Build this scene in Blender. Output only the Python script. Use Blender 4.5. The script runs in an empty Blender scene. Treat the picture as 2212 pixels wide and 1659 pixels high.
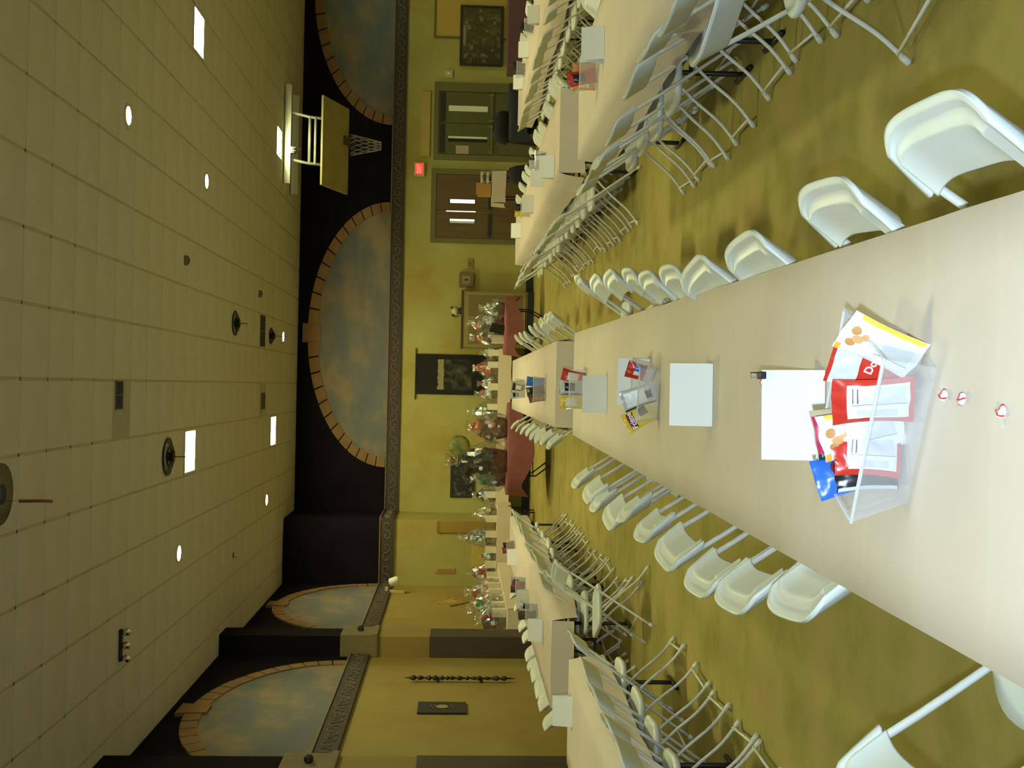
import bpy, bmesh, math, random
from mathutils import Vector, Matrix, noise
R = math.radians
PI = math.pi
random.seed(7)
S = bpy.context.scene
COL = S.collection

# ------------------------------------------------------------------ camera
CAM = Vector((0.0, 0.0, 1.62))
FPX, PITCH, ROLL, YAW = 2443.28, 0.0483, 0.0209, 0.0024
CEIL = 5.1078
def cam_axes():
    c, s = math.cos(YAW), math.sin(YAW)
    Rt = Vector((c, -s, 0)); Fh = Vector((s, c, 0)); Z = Vector((0, 0, 1))
    c, s = math.cos(PITCH), math.sin(PITCH)
    F = Fh * c - Z * s; U = Fh * s + Z * c
    c, s = math.cos(ROLL), math.sin(ROLL)
    up_img = Rt * c + U * s            # image up  (the photograph lies on its side)
    right_img = Rt * s - U * c         # image right = down in the room
    return right_img, up_img, F
AX, AY, AF = cam_axes()
cd = bpy.data.cameras.new('camera')
cam = bpy.data.objects.new('camera', cd); COL.objects.link(cam)
m = Matrix.Identity(4)
for i in range(3):
    m[i][0] = AX[i]; m[i][1] = AY[i]; m[i][2] = -AF[i]; m[i][3] = CAM[i]
cam.matrix_world = m
cd.sensor_fit = 'HORIZONTAL'; cd.sensor_width = 36.0
cd.lens = FPX / 2212.0 * 36.0
cd.clip_start = 0.05; cd.clip_end = 200
S.camera = cam
def project(p):
    d = Vector(p) - CAM
    w = d.dot(AF)
    return 1106 + FPX * d.dot(AX) / w, 829.5 - FPX * d.dot(AY) / w, w

# ------------------------------------------------------------------ world, flash, exposure
wd = bpy.data.worlds.new('world'); S.world = wd; wd.use_nodes = True
wd.node_tree.nodes['Background'].inputs[0].default_value = (0.02, 0.018, 0.012, 1)
wd.node_tree.nodes['Background'].inputs[1].default_value = 0.3
# the camera's own flash: the camera is held upright-turned, so it sits left of the lens
fl = bpy.data.lights.new('camera_flash', 'SPOT')
fl.energy = 300; fl.color = (0.62, 0.82, 1.0); fl.shadow_soft_size = 0.02
fl.spot_size = R(86); fl.spot_blend = 0.85
flo = bpy.data.objects.new('camera_flash', fl); COL.objects.link(flo)
flo.location = CAM + Vector((-0.085, 0.02, 0.03))
flo.rotation_euler = (R(90 - 4.0), 0, R(0))
LAMP_RGB = (0.96, 1.0, 0.52)
PANEL_E = 105.0
DOWN_E = 230.0
S.view_settings.view_transform = 'Standard'
S.view_settings.look = 'None'
S.view_settings.exposure = 0.35
S.view_settings.gamma = 1.0
S.view_settings.use_curve_mapping = False

# ------------------------------------------------------------------ materials
MATS = {}
def mat(name, col, rough=0.6, metal=0.0, spec=0.5, **k):
    if name in MATS: return MATS[name]
    ma = bpy.data.materials.new(name); ma.use_nodes = True
    nt = ma.node_tree; b = nt.nodes['Principled BSDF']
    c = tuple(col) + (1,) if len(col) == 3 else tuple(col)
    b.inputs['Base Color'].default_value = c
    b.inputs['Roughness'].default_value = rough
    b.inputs['Metallic'].default_value = metal
    b.inputs['Specular IOR Level'].default_value = spec
    if 'emit' in k:
        b.inputs['Emission Color'].default_value = tuple(k['emit']) + (1,)
        b.inputs['Emission Strength'].default_value = k.get('estr', 1.0)
    if 'var' in k or 'col2' in k:          # noise mix between two colours
        tc = nt.nodes.new('ShaderNodeTexCoord'); no = nt.nodes.new('ShaderNodeTexNoise')
        no.inputs['Scale'].default_value = k.get('scale', 6.0)
        no.inputs['Detail'].default_value = k.get('detail', 5.0)
        no.inputs['Roughness'].default_value = k.get('nrough', 0.6)
        mp = nt.nodes.new('ShaderNodeMapping')
        mp.inputs['Scale'].default_value = k.get('stretch', (1, 1, 1))
        nt.links.new(tc.outputs['Object'], mp.inputs[0]); nt.links.new(mp.outputs[0], no.inputs['Vector'])
        cr = nt.nodes.new('ShaderNodeValToRGB')
        lo, hi = k.get('range', (0.35, 0.65))
        cr.color_ramp.elements[0].position = lo; cr.color_ramp.elements[1].position = hi
        c2 = k.get('col2')
        if c2 is None:
            v = k['var']; c2 = tuple(min(1, x * (1 + v)) for x in col[:3])
        cr.color_ramp.elements[0].color = c; cr.color_ramp.elements[1].color = tuple(c2) + (1,)
        if 'col3' in k:
            e = cr.color_ramp.elements.new((lo + hi) / 2); e.color = tuple(k['col3']) + (1,)
        nt.links.new(no.outputs['Fac'], cr.inputs[0]); nt.links.new(cr.outputs[0], b.inputs['Base Color'])
        if k.get('bump'):
            bp = nt.nodes.new('ShaderNodeBump'); bp.inputs['Strength'].default_value = k['bump']
            bp.inputs['Distance'].default_value = k.get('bdist', 0.01)
            n2 = nt.nodes.new('ShaderNodeTexNoise'); n2.inputs['Scale'].default_value = k.get('bscale', 60.0)
            nt.links.new(tc.outputs['Object'], n2.inputs['Vector'])
            nt.links.new(n2.outputs['Fac'], bp.inputs['Height']); nt.links.new(bp.outputs[0], b.inputs['Normal'])
    MATS[name] = ma
    return ma
def clear_mat(name, tint, alpha, rough=0.08, gloss=0.10):
    """clear film or sheet: mostly see-through, a little milky, with a glossy skin"""
    if name in MATS: return MATS[name]
    ma = bpy.data.materials.new(name); ma.use_nodes = True
    nt = ma.node_tree; nt.nodes.clear()
    out = nt.nodes.new('ShaderNodeOutputMaterial')
    tr = nt.nodes.new('ShaderNodeBsdfTransparent'); tr.inputs[0].default_value = (0.97, 0.98, 0.98, 1)
    df = nt.nodes.new('ShaderNodeBsdfDiffuse'); df.inputs['Color'].default_value = tuple(tint) + (1,)
    gl = nt.nodes.new('ShaderNodeBsdfGlossy'); gl.inputs['Roughness'].default_value = rough; gl.inputs['Color'].default_value = (0.95, 0.97, 0.96, 1)
    mx = nt.nodes.new('ShaderNodeMixShader'); mx.inputs[0].default_value = alpha
    m2 = nt.nodes.new('ShaderNodeMixShader'); m2.inputs[0].default_value = gloss
    nt.links.new(tr.outputs[0], mx.inputs[1]); nt.links.new(df.outputs[0], mx.inputs[2])
    nt.links.new(mx.outputs[0], m2.inputs[1]); nt.links.new(gl.outputs[0], m2.inputs[2])
    nt.links.new(m2.outputs[0], out.inputs[0])
    MATS[name] = ma
    return ma
gold_left_baked_light = mat('gold_wall_baked_light', (0.25, 0.165, 0.03), 0.75, col2=(0.31, 0.25, 0.065), col3=(0.28, 0.205, 0.045), scale=0.75, detail=6, range=(0.3, 0.7), bump=0.05)  # left-wall gold with the dim warm downlighting baked into its colour
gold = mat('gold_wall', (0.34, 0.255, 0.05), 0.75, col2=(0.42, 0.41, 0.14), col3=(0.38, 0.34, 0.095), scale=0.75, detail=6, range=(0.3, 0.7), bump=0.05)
black_wall = mat('black_wall', (0.0085, 0.007, 0.010), 0.9, spec=0.05, col2=(0.012, 0.010, 0.014), scale=2.0)
tile_m = mat('ceiling_tile', (0.52, 0.50, 0.45), 0.9, col2=(0.57, 0.55, 0.50), scale=1.4, bump=0.12, bscale=140, bdist=0.004)
tile_dirty = mat('stained_tile', (0.36, 0.35, 0.29), 0.9, col2=(0.42, 0.41, 0.34), scale=4)
grid_m = mat('grid_bar', (0.42, 0.38, 0.27), 0.6)
slab_m = mat('ceiling_slab', (0.3, 0.27, 0.2), 0.9)
frieze_m = mat('frieze_body', (0.050, 0.040, 0.032), 0.8)
frieze_orn = mat('frieze_ornament', (0.14, 0.105, 0.07), 0.8)
fillet_m = mat('frieze_fillet', (0.19, 0.15, 0.09), 0.8)
stone_m = mat('arch_stone', (0.20, 0.115, 0.045), 0.9, col2=(0.27, 0.165, 0.07), scale=1.6, range=(0.3, 0.7))
sky_m = mat('mural_sky', (0.115, 0.135, 0.155), 0.95, col2=(0.24, 0.19, 0.125), col3=(0.15, 0.155, 0.145), scale=0.75, detail=3, range=(0.36, 0.60), stretch=(1, 1, 1.9))
chair_m = mat('white_plastic', (0.70, 0.735, 0.70), 0.32, spec=0.5)
chair_metal = mat('white_enamel_steel', (0.72, 0.72, 0.66), 0.35)
def kraft_mat():
    ma = mat('kraft_paper', (0.66, 0.56, 0.47), 0.85, spec=0.2, col2=(0.71, 0.61, 0.52), scale=1.3)
    nt = ma.node_tree; b = nt.nodes['Principled BSDF']; src = b.inputs['Base Color'].links[0].from_socket
    tc = nt.nodes.new('ShaderNodeTexCoord'); wv = nt.nodes.new('ShaderNodeTexWave'); wv.bands_direction = 'Y'
    wv.inputs['Scale'].default_value = 1.1; wv.inputs['Distortion'].default_value = 4.5; wv.inputs['Detail'].default_value = 3; wv.inputs['Detail Scale'].default_value = 0.35
    nt.links.new(tc.outputs['Object'], wv.inputs['Vector'])
    cr = nt.nodes.new('ShaderNodeValToRGB'); cr.color_ramp.elements[0].position = 0.965; cr.color_ramp.elements[1].position = 1.0
    cr.color_ramp.elements[1].color = (0.28, 0.28, 0.28, 1)
    nt.links.new(wv.outputs['Fac'], cr.inputs[0])
    mx = nt.nodes.new('ShaderNodeMix'); mx.data_type = 'RGBA'
    nt.links.new(cr.outputs[0], mx.inputs[0]); nt.links.new(src, mx.inputs[6]); mx.inputs[7].default_value = (0.72, 0.63, 0.52, 1)
    nt.links.new(mx.outputs[2], b.inputs['Base Color'])
    bp = nt.nodes.new('ShaderNodeBump'); bp.inputs['Strength'].default_value = 0.10; bp.inputs['Distance'].default_value = 0.01
    nt.links.new(wv.outputs['Fac'], bp.inputs['Height']); nt.links.new(bp.outputs[0], b.inputs['Normal'])
    return ma
kraft = kraft_mat()
black_steel = mat('black_steel', (0.012, 0.012, 0.012), 0.4)
table_m = mat('table_laminate', (0.5, 0.44, 0.34), 0.6)
paper_w = mat('white_paper', (0.86, 0.87, 0.86), 0.8)
dark_wood = mat('dark_wood', (0.05, 0.036, 0.02), 0.55, col2=(0.075, 0.052, 0.028), scale=3, stretch=(6, 6, 0.6))
capital_m = mat('capital_stone', (0.17, 0.13, 0.055), 0.8, col2=(0.21, 0.165, 0.075), scale=3)
base_m = mat('black_baseboard', (0.012, 0.012, 0.011), 0.5)
housing_m = mat('lamp_housing', (0.55, 0.52, 0.42), 0.5)
green_door_m = mat('green_door', (0.085, 0.085, 0.022), 0.5, col2=(0.105, 0.105, 0.03), scale=2)
brown_door_m = mat('brown_door', (0.10, 0.055, 0.012), 0.5, col2=(0.13, 0.078, 0.018), scale=2, stretch=(6, 6, 0.7))
frame_dk = mat('dark_frame', (0.02, 0.017, 0.014), 0.5)
chrome = mat('chrome', (0.75, 0.75, 0.72), 0.15, metal=1.0)
pink_cloth = mat('pink_cloth', (0.27, 0.085, 0.075), 0.85, col2=(0.32, 0.11, 0.10), scale=5)
rose_cloth = mat('rose_cloth', (0.15, 0.065, 0.095), 0.85)
navy_cloth = mat('navy_cloth', (0.018, 0.02, 0.032), 0.85)
cello = clear_mat('cellophane', (0.55, 0.60, 0.55), 0.07, 0.20, 0.20)
cello2 = clear_mat('bag_film', (0.22, 0.19, 0.15), 0.08, 0.20, 0.15)
clear_pl = clear_mat('clear_plastic', (0.80, 0.80, 0.84), 0.26, 0.10)
cream_bag = mat('cream_paper_bag', (0.80, 0.74, 0.58), 0.8)
cream_top = mat('cream_cover', (0.72, 0.62, 0.46), 0.8)

# carpet with its seams
def carpet_mat():
    ma = mat('carpet', (0.305, 0.245, 0.062), 0.95, spec=0.1, col2=(0.44, 0.315, 0.12), col3=(0.365, 0.315, 0.092), scale=2.3, detail=7, range=(0.32, 0.68), bump=0.5, bscale=160, bdist=0.006)
    nt = ma.node_tree; b = nt.nodes['Principled BSDF']
    src = b.inputs['Base Color'].links[0].from_socket
    tc = nt.nodes.new('ShaderNodeTexCoord'); sp = nt.nodes.new('ShaderNodeSeparateXYZ')
    nt.links.new(tc.outputs['Object'], sp.inputs[0])
    prev = None
    for (axis, pos, half) in ((1, 11.35, 0.009),):
        su = nt.nodes.new('ShaderNodeMath'); su.operation = 'SUBTRACT'; su.inputs[1].default_value = pos
        nt.links.new(sp.outputs[axis], su.inputs[0])
        ab = nt.nodes.new('ShaderNodeMath'); ab.operation = 'ABSOLUTE'; nt.links.new(su.outputs[0], ab.inputs[0])
        lt = nt.nodes.new('ShaderNodeMath'); lt.operation = 'LESS_THAN'; lt.inputs[1].default_value = half
        nt.links.new(ab.outputs[0], lt.inputs[0])
        if prev is None: prev = lt.outputs[0]
        else:
            mxm = nt.nodes.new('ShaderNodeMath'); mxm.operation = 'MAXIMUM'
            nt.links.new(prev, mxm.inputs[0]); nt.links.new(lt.outputs[0], mxm.inputs[1]); prev = mxm.outputs[0]
    mx = nt.nodes.new('ShaderNodeMix'); mx.data_type = 'RGBA'
    nt.links.new(prev, mx.inputs[0]); nt.links.new(src, mx.inputs[6]); mx.inputs[7].default_value = (0.13, 0.095, 0.02, 1)
    nt.links.new(mx.outputs[2], b.inputs['Base Color'])
    return ma
carpet = carpet_mat()

# ------------------------------------------------------------------ mesh helpers
class MB:
    def __init__(s): s.v = []; s.f = []
    def add(s, vs, fs):
        o = len(s.v); s.v += [tuple(p) for p in vs]; s.f += [tuple(i + o for i in f) for f in fs]; return s
    def box(s, x0, x1, y0, y1, z0, z1, bev=0.0):
        if bev > 0:
            b = bmesh.new(); bmesh.ops.create_cube(b, size=1)
            for v in b.verts:
                v.co = Vector(((x0 + x1) / 2 + v.co.x * (x1 - x0), (y0 + y1) / 2 + v.co.y * (y1 - y0), (z0 + z1) / 2 + v.co.z * (z1 - z0)))
            bmesh.ops.bevel(b, geom=b.edges[:], offset=bev, segments=2, affect='EDGES', profile=0.5)
            b.verts.index_update()
            s.add([v.co[:] for v in b.verts], [[v.index for v in f.verts] for f in b.faces]); b.free(); return s
        return s.add([(x0, y0, z0), (x1, y0, z0), (x1, y1, z0), (x0, y1, z0), (x0, y0, z1), (x1, y0, z1), (x1, y1, z1), (x0, y1, z1)],
                     [(0, 3, 2, 1), (4, 5, 6, 7), (0, 1, 5, 4), (1, 2, 6, 5), (2, 3, 7, 6), (3, 0, 4, 7)])
    def tube(s, pts, r, n=8, cap=True, r2=None):
        pts = [Vector(p) for p in pts]; rings = []
        up = None
        for i, p in enumerate(pts):
            d = (pts[min(i + 1, len(pts) - 1)] - pts[max(i - 1, 0)]).normalized()
            if up is None:
                up = Vector((0, 0, 1)) if abs(d.z) < 0.9 else Vector((1, 0, 0))
            a = d.cross(up).normalized(); up = a.cross(d).normalized()
            rr = r if r2 is None else r + (r2 - r) * i / (len(pts) - 1)
            rings.append([p + (a * math.cos(2 * PI * k / n) + up * math.sin(2 * PI * k / n)) * rr for k in range(n)])
        vs = [q for rg in rings for q in rg]; fs = []
        for i in range(len(pts) - 1):
            for k in range(n):
                a = i * n + k; b = i * n + (k + 1) % n
                fs.append((a, a + n, b + n, b))
        if cap:
            fs.append(tuple(range(n))); fs.append(tuple((len(pts) - 1) * n + k for k in reversed(range(n))))
        return s.add(vs, fs)
    def lathe(s, prof, n=16, c=(0, 0, 0), sx=1, sy=1, cap=True):
        vs = []; fs = []
        for (r, z) in prof:
            for k in range(n):
                a = 2 * PI * k / n
                vs.append((c[0] + r * math.cos(a) * sx, c[1] + r * math.sin(a) * sy, c[2] + z))
        for i in range(len(prof) - 1):
            for k in range(n):
                a = i * n + k; b = i * n + (k + 1) % n
                fs.append((a, b, b + n, a + n))
        if cap:
            fs.append(tuple(reversed(range(n)))); fs.append(tuple((len(prof) - 1) * n + k for k in range(n)))
        return s.add(vs, fs)
    def sphere(s, c, rx, ry=None, rz=None, n=10, mth=6):
        ry = ry or rx; rz = rz or rx
        prof = [(max(math.sin(PI * i / mth), 0.02), -math.cos(PI * i / mth)) for i in range(mth + 1)]
        vs = []; fs = []
        for (r, z) in prof:
            for k in range(n):
                a = 2 * PI * k / n
                vs.append((c[0] + r * math.cos(a) * rx, c[1] + r * math.sin(a) * ry, c[2] + z * rz))
        for i in range(mth):
            for k in range(n):
                a = i * n + k; b = i * n + (k + 1) % n
                fs.append((a, b, b + n, a + n))
        fs.append(tuple(reversed(range(n)))); fs.append(tuple(mth * n + k for k in range(n)))
        return s.add(vs, fs)
    def grid(s, fn, nu, nv):
        vs = [fn(i / nu, j / nv) for j in range(nv + 1) for i in range(nu + 1)]
        fs = [(j * (nu + 1) + i, j * (nu + 1) + i + 1, (j + 1) * (nu + 1) + i + 1, (j + 1) * (nu + 1) + i) for j in range(nv) for i in range(nu)]
        return s.add(vs, fs)
    def mesh(s, name, ma, smooth=False):
        me = bpy.data.meshes.new(name); me.from_pydata(s.v, [], s.f); me.validate(); me.update()
        me.materials.append(ma)
        if smooth:
            me.polygons.foreach_set('use_smooth', [True] * len(me.polygons))
        return me
    def build(s, name, ma, parent=None, smooth=False, loc=None, rot=None):
        o = bpy.data.objects.new(name, s.mesh(name, ma, smooth)); COL.objects.link(o)
        if parent is not None: o.parent = parent
        if loc is not None: o.location = loc
        if rot is not None: o.rotation_euler = rot
        return o
def autosmooth(o, ang=40):
    me = o.data
    me.polygons.foreach_set('use_smooth', [True] * len(me.polygons))
    try: me.set_sharp_from_angle(angle=R(ang))
    except Exception: pass
    return o
def empty(name, loc=(0, 0, 0), rz=0.0):
    o = bpy.data.objects.new(name, None); COL.objects.link(o); o.location = loc; o.rotation_euler = (0, 0, rz)
    o.empty_display_size = 0.1
    return o
def tag(o, label, cat, group=None):
    o['label'] = label; o['category'] = cat
    if group: o['group'] = group
    return o
def struct(o): o['kind'] = 'structure'; return o
def inst(name, me, parent=None, loc=(0, 0, 0), rot=(0, 0, 0), scale=None):
    o = bpy.data.objects.new(name, me); COL.objects.link(o)
    if parent is not None: o.parent = parent
    o.location = loc; o.rotation_euler = rot
    if scale: o.scale = scale
    return o
def copy_tree(o, parent=None):
    c = o.copy(); COL.objects.link(c)
    if parent is not None: c.parent = parent
    for ch in list(KIDS.get(o.name, [])): copy_tree(ch, c)
    return c
KIDS = {}
def kids(o):
    KIDS[o.name] = [c for c in bpy.data.objects if c.parent == o]
    for c in KIDS[o.name]: kids(c)
ORD = ['first', 'second', 'third', 'fourth', 'fifth', 'sixth', 'seventh', 'eighth', 'ninth', 'tenth', 'eleventh', 'twelfth', 'thirteenth', 'fourteenth', 'fifteenth', 'sixteenth']
def text_mesh(body, size, name, ma, extrude=0.0008, bold=0.0):
    cu = bpy.data.curves.new('tmp', 'FONT'); cu.body = body; cu.size = size; cu.align_x = 'CENTER'; cu.align_y = 'CENTER'; cu.extrude = extrude; cu.offset = bold
    to = bpy.data.objects.new('tmp', cu); COL.objects.link(to)
    bpy.context.view_layer.update()
    me = bpy.data.meshes.new_from_object(to.evaluated_get(bpy.context.evaluated_depsgraph_get()))
    bpy.data.objects.remove(to); bpy.data.curves.remove(cu)
    me.name = name; me.materials.clear(); me.materials.append(ma)
    return me

# ------------------------------------------------------------------ room shell
FAR, LEFT, RIGHT, BACK = 24.8, -4.12, 13.0, -6.0
JX, JY = -2.78, 23.3                        # the wall steps forward left of JX
struct(MB().box(LEFT - 0.3, RIGHT + 0.3, BACK - 0.3, FAR + 0.3, -0.1, 0.0).build('floor', carpet))
FZ0, FZ1 = 2.86, 3.13                       # frieze band
wf = empty('wall_far'); struct(wf)
MB().box(JX, RIGHT, FAR, FAR + 0.25, 0, FZ0).build('lower_wall', gold, wf)
MB().box(JX, RIGHT, FAR, FAR + 0.25, FZ0, CEIL).build('upper_wall', black_wall, wf)
wj = empty('wall_front'); struct(wj); wj.name = 'wall_jog'
MB().box(LEFT, JX, JY, FAR + 0.25, 0, FZ0).build('lower_wall', gold, wj)
MB().box(LEFT, JX, JY, FAR + 0.25, FZ0, CEIL).build('upper_wall', black_wall, wj)
wl = empty('wall_left'); struct(wl)
MB().box(LEFT - 0.25, LEFT, BACK, FAR + 0.25, 0, FZ0).build('lower_wall', gold_left_baked_light, wl)
MB().box(LEFT - 0.25, LEFT, BACK, FAR + 0.25, FZ0, CEIL).build('upper_wall', black_wall, wl)
wr = empty('wall_right'); struct(wr)
MB().box(RIGHT, RIGHT + 0.25, BACK, FAR + 0.25, 0, FZ0).build('lower_wall', gold, wr)
MB().box(RIGHT, RIGHT + 0.25, BACK, FAR + 0.25, FZ0, CEIL).build('upper_wall', black_wall, wr)
wb = empty('wall_back'); struct(wb)
MB().box(LEFT, RIGHT, BACK - 0.25, BACK, 0, FZ0).build('lower_wall', gold, wb)
MB().box(LEFT, RIGHT, BACK - 0.25, BACK, FZ0, CEIL).build('upper_wall', black_wall, wb)
# baseboards
struct(MB().box(JX, RIGHT, FAR - 0.02, FAR, 0, 0.16).build('baseboard_far', base_m))
struct(MB().box(LEFT, JX, JY - 0.02, JY, 0, 0.16).build('baseboard_jog', base_m))
struct(MB().box(LEFT, LEFT + 0.02, BACK, JY - 0.02, 0, 0.16).build('baseboard_left', base_m))

# frieze: body, bright fillet on top, scrolls
sc = MB()
def scroll_pts(flip):
    pts = []
    for i in range(15):
        t = i / 14.0; a = t * 3.6 * PI / 2
        r = 0.085 * (1 - 0.72 * t)
        pts.append((-0.02 + r * math.cos(a) * (1), 0, (r * math.sin(a)) * flip))
    return pts
sc.tube([(p[0] - 0.06, 0, p[2]) for p in scroll_pts(1)], 0.011, 5)
sc.tube([(0.07 - p[0], 0, p[2]) for p in scroll_pts(-1)], 0.011, 5)
scroll_me = sc.mesh('scroll', frieze_orn)
nfz = [0]
def frieze(p0, p1, normal, name=None):
    nfz[0] += 1
    e = struct(empty('trim_%d' % nfz[0]))
    p0 = Vector(p0); p1 = Vector(p1); n = Vector(normal); L = (p1 - p0).length; d = (p1 - p0).normalized()
    ang = math.atan2(d.y, d.x)
    e.location = (p0.x, p0.y, 0); e.rotation_euler = (0, 0, ang)
    loc_n = -1 if (Matrix.Rotation(ang, 3, 'Z') @ Vector((0, 1, 0))).dot(n) < 0 else 1
    y0, y1 = sorted((0, loc_n * 0.05))
    MB().box(0, L, y0, y1, FZ0, FZ1).build('band', frieze_m, e)
    y0, y1 = sorted((0, loc_n * 0.07))
    MB().box(0, L, y0, y1, FZ1, FZ1 + 0.022).build('fillet', fillet_m, e)
    k = int(L / 0.36)
    for i in range(k):
        inst('scroll', scroll_me, e, ((i + 0.5) * L / k, loc_n * 0.052, (FZ0 + FZ1) / 2 - 0.005), (0, 0, 0 if i % 2 else 0), (1.15, 1, 1.05 if i % 2 else -1.05))
frieze((JX, FAR, 0), (10.6, FAR, 0), (0, -1, 0))
frieze((LEFT, JY, 0), (JX, JY, 0), (0, -1, 0))
frieze((JX, JY - 0.05, 0), (JX, FAR - 0.06, 0), (1, 0, 0))
PIL = [(17.15, 17.68), (11.28, 11.62)]
frieze((LEFT, 17.68, 0), (LEFT, JY - 0.06, 0), (1, 0, 0))
frieze((LEFT, 11.62, 0), (LEFT, 17.15, 0), (1, 0, 0))

# pilasters on the left wall
for i, (y0, y1) in enumerate(PIL):
    e = struct(empty('wall_pilaster', (LEFT, y0, 0)))
    if i == 1: y0 = y0 - 0.2; e.location.y = y0
    w = 0.31; dy = y1 - y0
    MB().box(0, w, 0, dy, 1.96, 2.8).build('gold_shaft', gold_left_baked_light, e)
    MB().box(0, w + 0.015, -0.015, dy + 0.015, 0, 1.96, 0.01).build('dark_casing', dark_wood, e)
    MB().box(0, w + 0.03, -0.03, dy + 0.03, 2.8, 3.3, 0.012).build('capital', capital_m, e)
    MB().box(0, w + 0.05, -0.05, dy + 0.05, 2.74, 2.82, 0.01).build('capital_moulding', capital_m, e)
    MB().box(0, w, 0, dy, 3.3, CEIL).build('black_shaft', black_wall, e)
    b = MB(); b.lathe([(0.035, 0), (0.05, 0.02), (0.045, 0.06), (0.02, 0.08)], 10)
    b.build('knob', frame_dk, e, loc=(w + 0.03, dy * 0.5, 3.02), rot=(0, R(90), 0))

# ------------------------------------------------------------------ ceiling
X0, Y0, T = 3.6413, 9.2295, 0.61
ce = struct(MB().box(LEFT - 0.3, RIGHT + 0.3, BACK - 0.3, FAR + 0.3, CEIL + 0.12, CEIL + 0.22).build('ceiling', slab_m))
cols = range(-16, 13); rows = range(-25, 26)       # column c spans X0-T*c-T .. X0-T*c
panel_cells = {(-2, 9), (7, 9), (-2, 20), (7, 20), (-2, -3), (7, -3), (-2, -13), (7, -13), (-11, 9), (-11, -3), (-11, 20)}
dark_cells = {(6, 4): 'grille', (6, 18): 'grille', (4, 18): 'grille'}
gx, gy = 0.026, 0.012
tw, tl = T - gx, T - gy
tile_me = MB().box(-tw / 2, tw / 2, -tl / 2, tl / 2, 0, 0.018, 0.004).mesh('ceiling_tile', tile_m)
tile_dme = MB().box(-tw / 2, tw / 2, -tl / 2, tl / 2, 0, 0.018, 0.004).mesh('stained_tile', tile_dirty)
cand = []; rest = MB()
for c in cols:
    for r in rows:
        if (c, r) in panel_cells: continue
        x1 = X0 - T * c; x0 = x1 - T; y0 = Y0 + T * r; y1 = y0 + T
        cx, cy = (x0 + x1) / 2, (y0 + y1) / 2
        if cx < LEFT - 0.05 or cy > FAR or (cx < JX and cy > JY): continue
        px, py, w = project((cx, cy, CEIL)) if cy > 0.5 else (-999, -999, 1)
        vis = cy > 6 and -60 < px < 2270 and -60 < py < 1720
        cand.append((0 if vis else 1, w if vis else 0, cx, cy, c, r))
cand.sort()
nt_ = 0
for (nv, w, cx, cy, c, r) in cand:
    lw = tw; ox = cx
    if cx - T / 2 < LEFT:                          # cut tile along the wall
        lw = (cx + tw / 2) - (LEFT + 0.006); ox = cx + tw / 2 - lw / 2
    if nv == 0 and nt_ < 300:
        me = tile_dme if (c, r) in ((6, 4), (6, 18)) else tile_me
        inst('ceiling_tile', me, ce, (ox, cy, CEIL), (0, 0, 0), (lw / tw, 1, 1)); nt_ += 1
    else:
        rest.box(ox - lw / 2, ox + lw / 2, cy - tl / 2, cy + tl / 2, CEIL, CEIL + 0.018)
ro = rest.build('ceiling_tile_field', tile_m, ce); ro['kind'] = 'stuff'
gb = MB()
for c in range(-17, 14):
    x = X0 - T * c
    if x < LEFT: continue
    gb.box(x - 0.02, x + 0.02, BACK, FAR, CEIL + 0.006, CEIL + 0.02)
for r in range(-25, 27):
    y = Y0 + T * r
    if y > FAR: continue
    gb.box(LEFT, RIGHT, y - 0.012, y + 0.012, CEIL + 0.006, CEIL + 0.02)
gb.build('grid_bars', grid_m, ce)

# troffer panels
emis = mat('panel_diffuser', (0.9, 0.9, 0.86), 0.6, emit=LAMP_RGB, estr=PANEL_E)
def panel_mat(strength):
    return mat('panel_diffuser_%g' % strength, (0.9, 0.9, 0.86), 0.6, emit=LAMP_RGB, estr=strength)
PL = {(-2, 9): ('square ceiling light panel above the doors side, the nearer of that pair', 0.75), (7, 9): ('square ceiling light panel beside the ribboned air diffuser', 1.0),
      (-2, 20): ('square ceiling light panel above the folded basketball goal', 0.4), (7, 20): ('square ceiling light panel nearest the big cloud mural', 1.0)}
for k, (c, r) in enumerate(sorted(panel_cells)):
    x = X0 - T * c - T / 2; y = Y0 + T * r + T / 2
    e = empty('ceiling_light', (x, y, CEIL))
    lab, g = PL.get((c, r), ('square ceiling light panel out of the picture overhead', 0.5 if c == -11 else (0.78 if r == -3 else 0.5)))
    if (c, r) in PL: tag(e, lab, 'light')
    else: tag(e, lab, 'light', 'ceiling panels behind and above the camera')
    h = 0.262
    f = MB()
    for (a0, a1, b0, b1) in ((-0.292, -h, -0.298, 0.298), (h, 0.292, -0.298, 0.298), (-h, h, -0.298, -h), (-h, h, h, 0.298)):
        f.box(a0, a1, b0, b1, -0.008, 0.016)
    f.build('frame', housing_m, e)
    MB().box(-h, h, -h, h, 0.004, 0.012).build('diffuser', panel_mat(PANEL_E * g), e)

# downlights
def downlight(x, y, label, g=1.0):
    e = tag(empty('downlight', (x, y, CEIL)), label, 'light', None)
    MB().lathe([(0.095, -0.012), (0.13, -0.010), (0.135, 0.0), (0.095, 0.004)], 20, cap=False).build('trim_ring', housing_m, e, smooth=True)
    MB().lathe([(0.02, -0.006), (0.094, -0.008), (0.094, 0.004)], 20).build('lamp', mat('warm_lamp_%g' % g, (1, .9, .7), 0.5, emit=(1.0, 0.74, 0.30), estr=DOWN_E * g), e)
    return e
downlight(2.74, 11.96, 'round recessed downlight nearest the bottom-row doors side of the ceiling')
e = [o for o in bpy.data.objects if o.name == 'downlight'][0]; e['label'] = 'glowing round downlight, the nearer of the pair on the doors side'
downlight(2.72, 15.64, 'glowing round downlight, the farther of the pair on the doors side')
downlight(0.90, 22.7, 'glowing round downlight close above the keystone of the big mural', 1.2)
downlight(-2.20, 14.53, 'glowing round downlight, the nearer of the pair by the spear wall', 0.7)
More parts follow.
